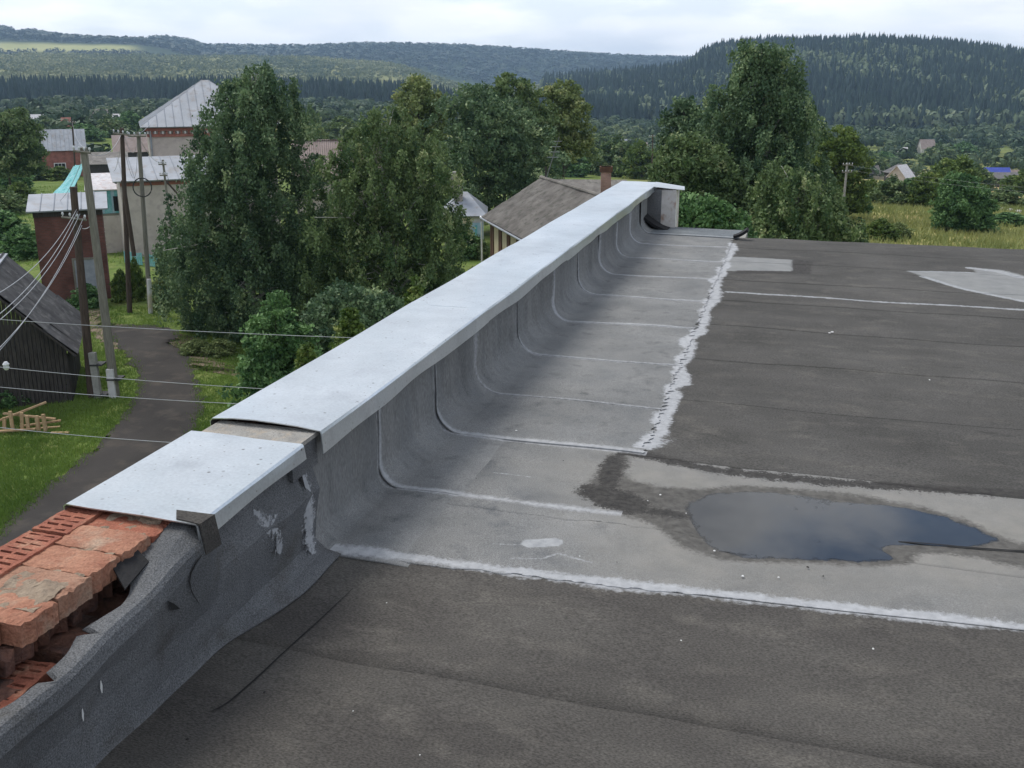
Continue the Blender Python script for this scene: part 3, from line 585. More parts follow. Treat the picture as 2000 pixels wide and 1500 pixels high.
MB().slab([(-1.735, 2.03, 9.455), (-1.655, 1.98, 9.415), (-1.665, 2.10, 9.435), (-1.735, 2.125, 9.465)], 0.006).build('black_felt_scrap', M['felt_under'], par)
# slits in the near felt
def poly_ribbon(pts, width, uvw=True):
    """flat ribbon along 3-D points; width vectors given by side()"""
    return
def ribbon3(name, pts, widths, nrm, matl, parent, off=0.003, sub=6):
    pts = np.array(pts, float); s = np.concatenate([[0], np.cumsum(np.linalg.norm(np.diff(pts, axis=0), axis=1))]); k = max(3, int(s[-1]/0.03)); k = min(k, 220)
    t = np.linspace(0, s[-1], k); Q = np.stack([np.interp(t, s, pts[:, i]) for i in range(3)], -1); W = np.interp(t, s, widths) if not np.isscalar(widths) else np.full(k, widths)
    Nn = np.array([nrm]*len(pts), float) if np.ndim(nrm) == 1 else np.array(nrm, float); Nq = np.stack([np.interp(t, s, Nn[:, i]) for i in range(3)], -1); Nq /= np.linalg.norm(Nq, axis=1)[:, None]
    for _ in range(2):
        if k > 4: Q[1:-1] = (Q[:-2]+2*Q[1:-1]+Q[2:])/4
    T = np.gradient(Q, axis=0); Sd = np.cross(T, Nq); Sd /= np.linalg.norm(Sd, axis=1)[:, None]+1e-9
    b = MB(); b.uv = []
    jw = np.convolve(RNG.normal(0, 1, k+8), np.ones(5)/5, 'same')[4:4+k]; W = W*(1+0.16*np.sin(t*9+pts[0][1]*7)+0.22*jw); W[0] *= .3; W[-1] *= .3
    for i in range(k):
        for j, u in enumerate((-0.5, -0.17, 0.17, 0.5)):
            b.v.append(tuple(Q[i]+Sd[i]*W[i]*u+Nq[i]*off)); b.uv.append((t[i], u+0.5))
    b.f = [(i*4+j, i*4+j+1, (i+1)*4+j+1, (i+1)*4+j) for i in range(k-1) for j in range(3)]
    return b.build(name, matl, parent)
def roof_ribbon(name, px, width, matl, off=0.016, parent=None):
    P = [roofpt(*p) for p in px]
    P2 = []
    for a, b in zip(P[:-1], P[1:]):
        for t in np.linspace(0, 1, max(2, int(np.linalg.norm(b-a)/0.06)), endpoint=False): P2.append(a*(1-t)+b*t)
    P2.append(P[-1]); P2 = np.array(P2); P2[:, 2] = ROOF+roofz(P2[:, 0], P2[:, 1])
    w = width if np.isscalar(width) else np.interp(np.linspace(0, 1, len(P2)), np.linspace(0, 1, len(width)), width)
    return ribbon3(name, P2, w, (0, 0, 1), matl, parent or deck, off)
# pale sealant along the seams
def patch(name, px, matl, off, parent=None, sm=0):
    """irregular flat coat (stain, silt, patch) with a frayed rim: uv.y is 0 at the rim and 0.5 inside"""
    P = np.array([roofpt(*p)[:2] for p in px]); P = np.concatenate([a+(b-a)*np.linspace(0, 1, 8, endpoint=False)[:, None] for a, b in zip(P, np.roll(P, -1, 0))]); c = P.mean(0); k = len(P); b = MB(); b.uv = []
    rings = [1.06, 0.94, 0.80, 0.55, 0.3]
    for q, s in enumerate(rings):
        Q = c+(P-c)*s; z = roofz(Q[:, 0], Q[:, 1])
        for i in range(k): b.v.append((Q[i, 0], Q[i, 1], ROOF+z[i]+off)); b.uv.append((i/k, [0, 0.12, 0.28, 0.5, 0.5][q]))
    b.v.append((c[0], c[1], ROOF+float(roofz(c[0:1], c[1:2])[0])+off)); b.uv.append((0, 0.5))
    for q in range(len(rings)-1): b.f += [(q*k+i, q*k+(i+1) % k, (q+1)*k+(i+1) % k, (q+1)*k+i) for i in range(k)]
    b.f += [((len(rings)-1)*k+i, (len(rings)-1)*k+(i+1) % k, len(b.v)-1) for i in range(k)]
    return b.build(name, matl, parent or deck)
roof_ribbon('felt_crack', [(1690, 1050), (1800, 1060), (1900, 1070), (2020, 1079), (2200, 1092)], [0.008, 0.012, 0.02, 0.014], M['crack'], 0.006)
roof_ribbon('felt_crack', [(410, 1397), (432, 1391), (500, 1330), (560, 1270), (620, 1215), (690, 1148)], [0.004, 0.005, 0.006, 0.005, 0.003, 0.002], M['crack'], 0.004)
roof_ribbon('felt_crack', [(615, 1124), (640, 1105), (661, 1093)], 0.007, M['crack'], 0.006)
ribbon3('sealant_smear', on_upstand((2.62, 9.36), (2.66, 9.30), (2.70, 9.25), (2.72, 9.19), (2.745, 9.14)), [0.04, 0.11, 0.13, 0.12, 0.05], (1, 0, 0), M['seal'], par, 0.004)
ribbon3('seam_sealant', on_upstand((2.955, 9.40), (2.95, 9.32), (2.955, 9.22), (2.95, 9.12), (2.96, 9.03)), [0.04, 0.08, 0.09, 0.10, 0.14], (1, -0.2, 0.1), M['seal'], par, 0.006)
ribbon3('felt_tear', on_upstand((2.045, 9.355), (2.06, 9.335), (2.085, 9.31), (2.12, 9.285)), [0.005, 0.020, 0.018, 0.004], (1, 0, 0.1), M['crack'], par, 0.004)
ribbon3('felt_tear', on_upstand((2.22, 9.41), (2.14, 9.385), (2.15, 9.34), (2.19, 9.28), (2.23, 9.23)), [0.005, 0.008, 0.006, 0.004, 0.002], (1, 0, 0.1), M['crack'], par, 0.004)
ribbon3('felt_tear', on_upstand((2.935, 9.43), (2.925, 9.37), (2.93, 9.30)), [0.02, 0.026, 0.006], (1, 0, 0), M['crack'], par, 0.008)
for y_, z_ in ((1.80, 9.235), (1.73, 9.20)): ribbon3('bird_mark', on_upstand((y_, z_+0.025), (y_+0.008, z_), (y_+0.016, z_-0.025)), 0.008, (1, 0, 0), M['speck_white'], par, 0.003)
# crumbs and chips lying on the roof
for k, (x, y, s) in enumerate([(517, 1360, .012), (367, 1455, .012), (1705, 1272, .011), (1625, 650, .03), (1620, 652, .02), (1450, 1130, .014), (1520, 1132, .010), (1577, 1112, .012), (1607, 1130, .009), (1008, 845, .016), (1340, 1004, .008), (1290, 973, .012), (1265, 985, .008), (930, 940, .008), (755, 1180, .006), (1100, 905, .008), (1132, 1088, .009), (1205, 1100, .007), (1815, 745, .014), (820, 1480, .006), (690, 1395, .006), (1395, 1078, .012), (1330, 1252, .007)]):
    p = roofpt(x, y); z = ROOF+float(roofz(p[0:1], p[1:2])[0])+0.009; b = MB(); n = 7
    s *= 0.42; rr = [s*(0.6+0.7*random.random()) for _ in range(n)]
    b.add([(p[0]+rr[j]*math.cos(6.283*j/n), p[1]+rr[j]*math.sin(6.283*j/n), z) for j in range(n)]+[(p[0]+rr[j]*.6*math.cos(6.283*j/n+.2), p[1]+rr[j]*.6*math.sin(6.283*j/n+.2), z+s*.45) for j in range(n)],
          [(j, (j+1) % n, n+(j+1) % n, n+j) for j in range(n)]+[tuple(range(n, 2*n))])
    o = b.build('roof_chip', M['speck_dark'] if k in (0, 1, 7, 8, 13, 15, 17) else M['speck_white'])
    WHERE = ['black crumb on the near dark felt right of the long crack', 'black crumb on the near dark felt beside the foot of the parapet', 'white chip on the near dark felt right of centre', 'white scrap lying far out on the open dark roof', 'small scrap touching the white scrap on the open roof', 'white chip on light felt below the puddle, the larger one', 'small white chip below the puddle beside the larger chip',
             'dark crumb right under the middle of the puddle', 'small dark crumb below right of the puddle', 'white chip by the first pale seam left of the tar patch', 'white chip at the lower left shore of the puddle', 'pale chip on the silt left of the puddle', 'tiny pale chip beside the tar patch left of the puddle', 'dark crumb on light felt in the second bay', 'tiny white chip on dark felt under the long sealant band', 'dark crumb on light felt before the tar patch', 'tiny white chip near the sealant squiggle', 'tiny dark crumb above the long sealant band', 'white chip on dark felt midway to the far edge', 'tiny white chip at the bottom edge of the roof view', 'tiny white chip on the near dark felt left of centre', 'pale chip on the near shore of the puddle', 'tiny white chip on near felt under the sealant band'][k]
    tag(o, WHERE, 'chip', 'chips and crumbs lying on the roof')
# ---- puddle
pz = ROOF-0.0045; b = MB(); b.uv = []; Pn = PUDW; c0 = np.array([Pn[:, 0].mean(), Pn[:, 1].mean()]); k = len(Pn)
for sc_, uvy in ((1.05, 0.0), (1.01, 0.16), (0.96, 0.36), (0.88, 0.5), (0.4, 0.5)):
    b.v += [(c0[0]+(p[0]-c0[0])*sc_, c0[1]+(p[1]-c0[1])*sc_, pz) for p in Pn]; b.uv += [(i/k, uvy) for i in range(k)]
for q in range(4): b.f += [(q*k+i, q*k+(i+1) % k, (q+1)*k+(i+1) % k, (q+1)*k+i) for i in range(k)]
b.f.append(tuple(range(4*k, 5*k)))
pd = b.build('puddle', M['water'], smooth=True); tag(pd, 'shallow rain puddle reflecting cloud and blue sky on the light felt', 'puddle', kind='structure')


# ---- coping sheets
def coping(y0, y1, lift0=0.0, arch=0.0, name='coping_sheet', xo=-2.05, xi=-1.60, drip=0.072, seed=0):
    ys = np.linspace(y0, y1, 26); V = []
    for y in ys:
        t = (y-y0)/(y1-y0); l = lift0*(1-t)**2; wv = 0.004*math.sin(5*y+seed)+0.002*math.sin(11*y+2*seed)
        zt = 9.498+0.003*math.sin(2.2*y+seed); dr = drip+0.006*math.sin(3.7*y+seed)+0.003*math.sin(9*y)
        ar = lambda u: arch*math.sin(math.pi*u)*(1-t)**3
        row = [(xo-0.002, zt-0.055), (xo-0.004, zt-0.006)]+[(xo+(xi-xo)*u+0.004*(u == 1)*wv, zt+l*0.3+ar(u)-0.006*u+0.0015*math.sin(9*u+4*y)) for u in (0.01, 0.2, 0.4, 0.6, 0.8, 1.0)]
        row += [(xi+0.003+0.2*wv, zt-0.012), (xi+0.006+wv*.6, zt-dr*0.6), (xi+0.008+wv, zt-dr)]
        V += [(x, y, z) for x, z in row]
    c = 11; F = [(i*c+k, i*c+k+1, (i+1)*c+k+1, (i+1)*c+k) for i in range(len(ys)-1) for k in range(c-1)]
    o = fast_mesh(name, V, np.array(F)[:, ::-1], M['galv'], par)
    md = o.modifiers.new('thick', 'SOLIDIFY'); md.thickness = 0.004; md.offset = -1
    return o
coping(2.235, 2.885, seed=1.0, drip=0.060)
CY = [3.02, 5.02, 7.05, 9.05, 11.0, 12.02]
for i, (a, b_) in enumerate(zip(CY[:-1], CY[1:])):
    coping(a, b_+0.04, lift0=0.012, arch=0.014 if i == 0 else 0.002, seed=2.1*i+3, drip=0.078)
MB().box((-1.825, 2.95, 9.480), (0.41, 0.20, 0.016)).build('bedding_mortar', M['mortar_grey'], par)
MB().box((-1.642, 2.95, 9.42), (0.03, 0.19, 0.12)).build('bedding_mortar', M['felt_slate'], par)
b = MB(); b.slab([(-1.67, 2.245, 9.499), (-1.585, 2.235, 9.497), (-1.582, 2.30, 9.498), (-1.70, 2.29, 9.502)], 0.006); b.slab([(-1.581, 2.235, 9.499), (-1.571, 2.235, 9.40), (-1.571, 2.315, 9.395), (-1.577, 2.30, 9.499)], 0.005)
b.build('felt_scrap', M['felt_old'], par)
MB().slab([(-1.59, 2.233, 9.49), (-1.575, 2.233, 9.40), (-1.572, 2.26, 9.40), (-1.588, 2.262, 9.49)], 0.003).build('bent_strip', M['galv'], par)
# far end of the parapet: pier, capping wing, curled felt
MB().box((-1.50, 11.84, 9.21), (0.34, 0.34, 0.48)).build('end_pier', M['plaster'], par)
MB().box((-1.585, 11.655, 9.235), (0.17, 0.02, 0.44)).build('pier_felt', M['felt_slate'], par)
b = MB(); b.slab([(-1.62, 11.62, 9.492), (-1.62, 12.03, 9.505), (-1.27, 12.0, 9.462), (-1.24, 11.74, 9.448), (-1.40, 11.64, 9.470)], 0.005); b.build('coping_wing', M['galv'], par)
def curl(name, x0, x1, y, h, d, matl):
    V = []; n = 12
    for i in range(n):
        t = i/(n-1); V += [(x0+(x1-x0)*t, y-0.01*math.sin(5*t), ROOF+0.012+h*(1-t)**1.6), (x0+(x1-x0)*t, y+d, ROOF+0.016+h*1.1*(1-t)**1.5)]
    o = fast_mesh(name, V, [(2*i, 2*i+2, 2*i+3, 2*i+1) for i in range(n-1)], matl, deck); md = o.modifiers.new('thick', 'SOLIDIFY'); md.thickness = 0.03; md.offset = -1; return o
sheet('roofing_sheet', -1.66, -0.55, 11.05, 11.72, M['felt_new'], deck, nx=40, ny=10, zo=0.004)
MB().box((-1.08, 11.45, 8.95), (1.2, 0.55, 0.09)).build('roof_edge', M['concrete'], deck)
curl('curled_felt', -1.66, -1.38, 11.42, 0.14, 0.20, M['felt_under'])
curl('curled_felt', -0.44, -0.60, 10.98, 0.085, 0.10, M['felt_under'])

# ---- exposed bricks at the near end
def slotted_brick_mesh(L_=0.25, W_=0.118, H_=0.065, slots=9):
    """brick with two rows of slots let into its top; length along y"""
    b = MB(); xs = sorted({0, W_, *[W_*q for q in (0.13, 0.455, 0.545, 0.87)]}); ys = [0]
    for s in range(slots): y0 = L_*(s+0.34+random.uniform(-.06, .06))/slots; ys += [y0, y0+L_/slots*random.uniform(0.26, 0.36)]
    ys.append(L_); z = lambda: H_+random.uniform(-0.0015, 0.0015)
    nx, ny = len(xs), len(ys); top = [[len(b.v)+i*0 for i in range(0)]]
    idx = {}
    for i, x in enumerate(xs):
        for j, y in enumerate(ys): idx[i, j] = len(b.v); b.v.append((x+random.uniform(-.002, .002), y+random.uniform(-.0015, .0015), z()))
    for i in range(nx-1):
        for j in range(ny-1):
            q = (idx[i, j], idx[i+1, j], idx[i+1, j+1], idx[i, j+1])
            if i in (1, 3) and j % 2 == 1:
                lo = []
                for vi in q: p = b.v[vi]; lo.append(len(b.v)); b.v.append((p[0], p[1], H_-0.045))
                b.f.append(tuple(lo)); b.f += [(q[k], q[(k+1) % 4], lo[(k+1) % 4], lo[k]) for k in range(4)]
            else: b.f.append(q)
    k = len(b.v); b.v += [(0, 0, 0), (W_, 0, 0), (W_, L_, 0), (0, L_, 0)]
    b.f += [tuple([k, k+1]+[idx[i, 0] for i in range(nx-1, -1, -1)]), tuple([k+2, k+3]+[idx[i, ny-1] for i in range(nx)]), tuple([k+3, k]+[idx[0, j] for j in range(ny)]), tuple([k+1, k+2]+[idx[nx-1, j] for j in range(ny-1, -1, -1)])]
    me = bpy.data.meshes.new('slotted_brick'); me.from_pydata(b.v, [], b.f); me.update(); me.materials.append(M['brick']); return me
def rough_brick_mesh(sx, sy, sz, chip=0.008, matl='brick_pale', n=7):
    b = MB(); g = {}
    for i in range(n+1):
        for j in range(n+1):
            x = sx*i/n; y = sy*j/n; e = (i in (0, n))+(j in (0, n))
            z = sz-abs(random.gauss(0, chip*0.35))-(abs(random.gauss(0, chip)) if e else 0)
            if i == n: x -= abs(random.gauss(0, chip*1.6))
            g[i, j] = len(b.v); b.v.append((x+random.gauss(0, chip*.15), y+random.gauss(0, chip*.15), z))
    b.f = [(g[i, j], g[i+1, j], g[i+1, j+1], g[i, j+1]) for i in range(n) for j in range(n)]
    k = len(b.v); rim = [g[i, 0] for i in range(n)]+[g[n, j] for j in range(n)]+[g[i, n] for i in range(n, 0, -1)]+[g[0, j] for j in range(n, 0, -1)]
    lo = []
    for vi in rim: p = b.v[vi]; lo.append(len(b.v)); b.v.append((p[0]*0.98, p[1], 0))
    m = len(rim); b.f += [(rim[(i+1) % m], rim[i], lo[i], lo[(i+1) % m]) for i in range(m)]
    me = bpy.data.meshes.new('brick'); me.from_pydata(b.v, [], b.f); me.update(); me.materials.append(M[matl]); return me
def put(me, name, parent, loc, rz=0, rx=0, ry=0):
    o = bpy.data.objects.new(name, me); pl = WL[parent.name]; o.location = tuple(np.array(loc)-pl); o.rotation_euler = (rx, ry, rz); link(o, parent, pl); return o
SB = [slotted_brick_mesh() for _ in range(3)]
for k, y in enumerate([2.365, 2.105, 1.84, 1.575, 1.31, 1.05]): put(SB[k % 3], 'slotted_brick', par, (-2.055+random.uniform(-.004, .004), y, 9.412+random.uniform(-.002, .003)), random.uniform(-.012, .012))
for k, y in enumerate([2.365, 2.105, 1.84, 1.575, 1.31, 1.05]): put(SB[(k+1) % 3], 'slotted_brick', par, (-2.055, y-0.12, 9.335), 0)
RB = [rough_brick_mesh(0.235, 0.118, 0.066, 0.0035, m, 10) for m in ('brick_pale', 'brick_pale', 'brick', 'brick_dusty')]
RS = [rough_brick_mesh(0.175, 0.118, 0.066, 0.004, m, 10) for m in ('brick_pale', 'brick', 'brick_pale', 'brick_dusty')]
ROW = [(2.30, 0), (2.185, 2), (2.055, 0), (1.93, 0), (1.812, 3), (1.69, 0), (1.565, 2), (1.44, 0), (1.31, 1), (1.19, 0), (1.06, 2)]
for k, (y, q) in enumerate(ROW):
    put(RS[q] if k > 5 else RB[q], 'brick', par, (-1.945+random.uniform(-.006, .006)+(0.012 if k < 1 else 0), y, 9.408+random.uniform(-.004, .004)), random.uniform(-.02, .02), random.uniform(-.02, .02), random.uniform(-.01, .015))
RD = [rough_brick_mesh(0.25, 0.118, 0.064, 0.012, 'brick_dark') for _ in range(2)]
for k in range(11): put(RD[k % 2], 'brick', par, (-2.0, 1.04+k*0.122, 9.335), random.uniform(-.02, .02))
put(SB[0], 'slotted_brick', par, (-1.80, 1.50, 9.255), 0.06); put(SB[1], 'slotted_brick', par, (-1.80, 1.235, 9.25), -0.04)
for k in range(6): put(RD[k % 2], 'brick', par, (-1.93+0.0, 1.05+k*0.25, 9.262), 0)
def mortar_bed():
    xs = np.linspace(-1.93, -1.735, 20); ys = np.linspace(1.74, 2.34, 44); X, Y = np.meshgrid(xs, ys)
    nz = np.sin(37*X+9*np.sin(13*Y))*np.sin(29*Y+5*np.sin(17*X))
    band = np.maximum.reduce([np.exp(-((Y-c)/w)**2) for c, w in ((1.85, 0.045), (2.115, 0.05), (2.275, 0.03))])
    Z = 9.4665+0.008*band+0.004*nz+RNG.normal(0, 0.0008, X.shape)-0.015*(np.abs(X+1.81) > 0.10)
    V = np.stack([X+RNG.normal(0, .002, X.shape), Y+RNG.normal(0, .002, X.shape), Z], -1).reshape(-1, 3); c = len(xs)
    fast_mesh('mortar_smear', V, [(i*c+j, i*c+j+1, (i+1)*c+j+1, (i+1)*c+j) for i in range(len(ys)-1) for j in range(c-1)], M['mortar'], par)
mortar_bed()

# ================================================================== BUILDINGS OF THE VILLAGE
def frame_at(yaw): a = math.radians(yaw); return np.array([math.cos(a), math.sin(a), 0]), np.array([-math.sin(a), math.cos(a), 0])
def window(parent, O, u, nrm, a, h, wd, ht, mull=2, fm='white', name='window'):
    """pane with frame and glazing bars on a wall face; O face origin, u along it, nrm outwards"""
    p = O+u*a+ZZ*h
    pn = MB().obox(p+nrm*0.01, u*wd, nrm*0.03, ZZ*ht).build(name, M['glass'], parent)
    b = MB(); t = 0.11; q = p+nrm*0.012
    b.obox(q-u*t-ZZ*t, u*(wd+2*t), nrm*0.07, ZZ*t); b.obox(q-u*t+ZZ*ht, u*(wd+2*t), nrm*0.07, ZZ*t)
    b.obox(q-u*t, u*t, nrm*0.07, ZZ*ht); b.obox(q+u*wd, u*t, nrm*0.07, ZZ*ht)
    for k in range(1, mull+1): b.obox(q+u*(wd*k/(mull+1)-0.03), u*0.06, nrm*0.055, ZZ*ht)
    b.obox(q+ZZ*(ht*0.5-0.025), u*wd, nrm*0.05, ZZ*0.05)
    b.build('window_frame', M[fm], pn); return pn
def wave_panel(lu, lv, waves, amp=0.028, th=0.012):
    n = waves*4+1; V = []; 
    for s in (0, -th):
        for j in (0, 1):
            for i in range(n): V.append((lu*i/(n-1), lv*j, amp*math.sin(i/(n-1)*waves*2*math.pi)+s))
    F = [(i, i+1, n+i+1, n+i) for i in range(n-1)]+[(2*n+i+1, 2*n+i, 3*n+i, 3*n+i+1) for i in range(n-1)]+[(i+1, i, 2*n+i, 2*n+i+1) for i in range(n-1)]
    me = bpy.data.meshes.new('roof_sheet'); me.from_pydata(V, [], F); me.update(); return me
def panel_roof(parent, O, u, v, LU, LV, lu, lv, matl, name='slate_sheet', waves=6, jit=0.012, amp=0.028):
    """single sheets laid in courses: O lower corner, u along the eaves, v up the slope"""
    nu = max(1, round(LU/lu)); nv = max(1, round(LV/lv)); lu, lv = LU/nu, LV/nv; nn = np.cross(u, v)
    me = wave_panel(lu*1.02, lv*1.10, waves, amp); me.materials.append(matl)
    for j in range(nv):
        for i in range(nu):
            p = O+u*(lu*i)+v*(lv*j)+nn*(0.03+0.012*(i % 2)+abs(random.gauss(0, jit)))
            mt = Matrix(((u[0], v[0], nn[0], 0), (u[1], v[1], nn[1], 0), (u[2], v[2], nn[2], 0), (0, 0, 0, 1)))
            mt = mt @ Matrix.Rotation(random.gauss(0, 0.012), 4, 'X') @ Matrix.Rotation(random.gauss(0, 0.006), 4, 'Z')
            q = p-WL[parent.name]; mt.translation = Vector(q)
            o = bpy.data.objects.new(name, me); o.matrix_basis = mt; link(o, parent, WL[parent.name])
def seams(parent, A, B, C, D, step, matl, name='roof_seam', r=0.025):
    """standing seams from the eave A-B up to the ridge D-C, joined as one part each"""
    L_ = np.linalg.norm(B-A); n = max(2, int(L_/step)); uu = (B-A)/L_; vv = (D-A)-uu*((D-A)@uu); LV = np.linalg.norm(vv); vv = vv/LV; dl = (D-A)@uu; dr = L_-(C-A)@uu
    for i in range(1, n):
        q = L_*i/n; up = LV*min(1, q/dl if dl > 0.05 else 1, (L_-q)/dr if dr > 0.05 else 1)
        if up > 0.15: MB().tube([A+uu*q+ZZ*0.02, A+uu*q+vv*up+ZZ*0.02], r, 4).build(name, matl, parent)
def box_house(name, label, O, yaw, W, D, H, roof, rh, wallm, roofm, ov=0.35, cat='house', gable_dir='u', windows=(), group=None, panels=None, doors=(), seam=None, fascia='brown', under=0.6):
    """roof: 'gable' (ridge along gable_dir), 'hip', 'shed' (falls to the front) ; O front-left ground corner"""
    u, v = frame_at(yaw); O = np.array(O, float); t = thing(name, O, label, cat, group)
    b = MB(); lo = O-ZZ*under; P = lambda a, c, h: O+u*a+v*c+ZZ*h
    b.obox(lo, u*W, v*D, ZZ*(H+under))
    if roof == 'gable':
        if gable_dir == 'u': b.add([P(0, 0, H), P(0, D, H), P(0, D/2, H+rh), P(W, 0, H), P(W, D, H), P(W, D/2, H+rh)], [(0, 2, 1), (3, 4, 5), (0, 3, 5, 2), (1, 2, 5, 4)])
        else: b.add([P(0, 0, H), P(W, 0, H), P(W/2, 0, H+rh), P(0, D, H), P(W, D, H), P(W/2, D, H+rh)], [(0, 1, 2), (3, 5, 4), (0, 2, 5, 3), (1, 4, 5, 2)])
    if roof == 'shed': b.add([P(0, 0, H), P(W, 0, H), P(W, D, H+rh), P(0, D, H+rh), P(0, D, H), P(W, D, H)], [(0, 1, 2, 3), (0, 3, 4), (1, 5, 2), (4, 3, 2, 5)])
    b.build('wall', wallm, t)
    def slope(A, B, C, D_):              # A,B eaves, C,D ridge
        if panels:
            uu = (B-A)/np.linalg.norm(B-A); vv = (D_-A); vv = vv-uu*(vv@uu); LV = np.linalg.norm(vv); vv /= LV
            s = MB().slab([A-ZZ*0.01, B-ZZ*0.01, C-ZZ*0.01, D_-ZZ*0.01], 0.08).build('roof', M['wood_dark'], t)
            panel_roof(s, A, uu, vv, np.linalg.norm(B-A), LV, panels[0], panels[1], roofm)
            return s
        s = MB().slab([A, B, C, D_] if np.linalg.norm(C-D_) > 0.05 else [A, B, C], 0.07).build('roof', roofm, t)
        if seam: seams(s, A, B, C, D_, seam, roofm)
        return s
    e = 0.06
    if roof == 'gable':
        k = rh/(D/2 if gable_dir == 'u' else W/2); dz = ov*k
        if gable_dir == 'u':
            slope(P(-ov, -ov, H-dz+e), P(W+ov, -ov, H-dz+e), P(W+ov, D/2, H+rh+e), P(-ov, D/2, H+rh+e))
            slope(P(W+ov, D+ov, H-dz+e), P(-ov, D+ov, H-dz+e), P(-ov, D/2, H+rh+e), P(W+ov, D/2, H+rh+e))
        else:
            slope(P(-ov, D+ov, H-dz+e), P(-ov, -ov, H-dz+e), P(W/2, -ov, H+rh+e), P(W/2, D+ov, H+rh+e))
            slope(P(W+ov, -ov, H-dz+e), P(W+ov, D+ov, H-dz+e), P(W/2, D+ov, H+rh+e), P(W/2, -ov, H+rh+e))
    elif roof == 'hip':
        r0, r1 = (D/2, W-D/2) if W > D*1.05 else (W/2-0.2, W/2+0.2)
        a, c, d, f = P(-ov, -ov, H+e), P(W+ov, -ov, H+e), P(W+ov, D+ov, H+e), P(-ov, D+ov, H+e); R0, R1 = P(r0, D/2, H+rh), P(r1, D/2, H+rh)
        slope(a, c, R1, R0); slope(d, f, R0, R1); slope(c, d, R1, R1); slope(f, a, R0, R0)
    elif roof == 'shed':
        k = rh/D; slope(P(-ov, -ov, H-ov*k+e), P(W+ov, -ov, H-ov*k+e), P(W+ov, D+ov, H+rh+ov*k+e), P(-ov, D+ov, H+rh+ov*k+e))
    for (face, a, h, wd, ht, mu, fm) in windows:
        if face == 'f': window(t, O, u, -v, a, h, wd, ht, mu, fm)
        elif face == 'r': window(t, O+u*W, v, u, a, h, wd, ht, mu, fm)
        else: window(t, O, v, -u, a, h, wd, ht, mu, fm)
    for (face, a, wd, ht, dm) in doors:
        q, uu, nn = {'f': (O, u, -v), 'r': (O+u*W, v, u)}[face]
        d = MB().obox(q+uu*a+nn*0.005-ZZ*0.2, uu*wd, nn*0.05, ZZ*(ht+0.2)).build('door', M[dm], t)
        b = MB(); b.obox(q+uu*(a-0.09)+nn*0.004-ZZ*0.2, uu*0.09, nn*0.08, ZZ*(ht+0.29)); b.obox(q+uu*(a+wd)+nn*0.004-ZZ*0.2, uu*0.09, nn*0.08, ZZ*(ht+0.29)); b.obox(q+uu*a+nn*0.004+ZZ*ht, uu*wd, nn*0.08, ZZ*0.09); b.build('door_frame', M['wood_grey'], d)
    return t, P, u, v
def gpt(x, dist, y=300):                 # ground point under a sight line at a distance
    p = at(x, y, dist); p[2] = gz(p); return p
def px_m(dist): return dist/FPX/1.0      # metres per photo pixel, about

# -- old barn at the lower left
E1 = onz(150, 693, 1.75); E2 = onz(167, 622, 1.75); ev = E2-E1; EL = np.linalg.norm(ev); vv = ev/EL; uu = np.array([vv[1], -vv[0], 0])
barn = thing('wooden_barn', (E1[0]-3, E1[1]+2, 0), 'dark weathered plank barn with patched slate roof behind the power poles', 'barn')
best = (1e9, 3.6, 1.9)
for wd in np.linspace(1.5, 6, 46):
    for hh in np.linspace(0.8, 4.5, 75):
        q = E2-uu*wd+ZZ*hh-CAM; k_ = q@FW; e_ = abs(1000+FPX*(q@RT)/k_-8)+abs(PPY-FPX*(q@UP)/k_-500)
        if e_ < best[0]: best = (e_, wd, hh)
_, BW, BH = best
R1 = E1-uu*BW+ZZ*BH; R2 = E2-uu*BW+ZZ*BH
sl = (R1-E1)/np.linalg.norm(R1-E1); LS = np.linalg.norm(R1-E1)
s = MB().slab([E1-ZZ*0.03, E2-ZZ*0.03, R2-ZZ*0.03, R1-ZZ*0.03], 0.07).build('roof', M['wood_dark'], barn)
panel_roof(s, E1, vv, sl, EL, LS, 1.0, 1.1, M['slate_dark'], 'slate_sheet', 6, 0.02)
R1b = R1-uu*BW*1.0; L1, L2 = R1-uu*BW-ZZ*BH, R2-uu*BW-ZZ*BH
s = MB().slab([L2, L1, R1, R2], 0.07).build('roof', M['slate_dark'], barn)
MB().obox(R1-uu*0.12-vv*0.05+ZZ*0.02, uu*0.24, vv*(EL+0.1), ZZ*0.06).build('ridge_cap', M['galv_old'], barn)
MB().obox(R2-uu*0.25+vv*0.02-ZZ*0.12-sl*0.1, sl*0.6, vv*0.05, ZZ*0.14).build('verge_board', M['white'], barn)
f0 = E1-uu*0.35+vv*0.45; n = 34
for i in range(n):                       # front wall of upright planks
    a = i*(2*BW-0.7)/n; xx = f0-uu*a; top = 1.75+BH*min(1, (a+0.35)/BW) if a+0.35 < BW else 1.75+BH*max(0, (2*BW-a-0.35)/BW)
    MB().obox(np.array([xx[0], xx[1], -0.3])+vv*random.uniform(-.015, .015), -uu*((2*BW-0.7)/n-0.015), -vv*0.03, ZZ*(top+0.26)).build('plank', M['wood_dark'], barn)
for i in range(26):                      # right wall
    q = f0+vv*(i*(EL-0.9)/26); MB().obox(np.array([q[0], q[1], -0.3])+uu*random.uniform(-.01, .02), vv*((EL-0.9)/26-0.015), uu*0.03, ZZ*1.95).build('plank', M['wood_dark'], barn)
c = f0-uu*BW+vv*(EL/2-0.45); R3 = np.stack([uu, vv, ZZ], 1)
MB().box((c[0], c[1], 0.8), (2*BW-0.8, EL-1.0, 2.1), R3).build('wall', M['crack'], barn)

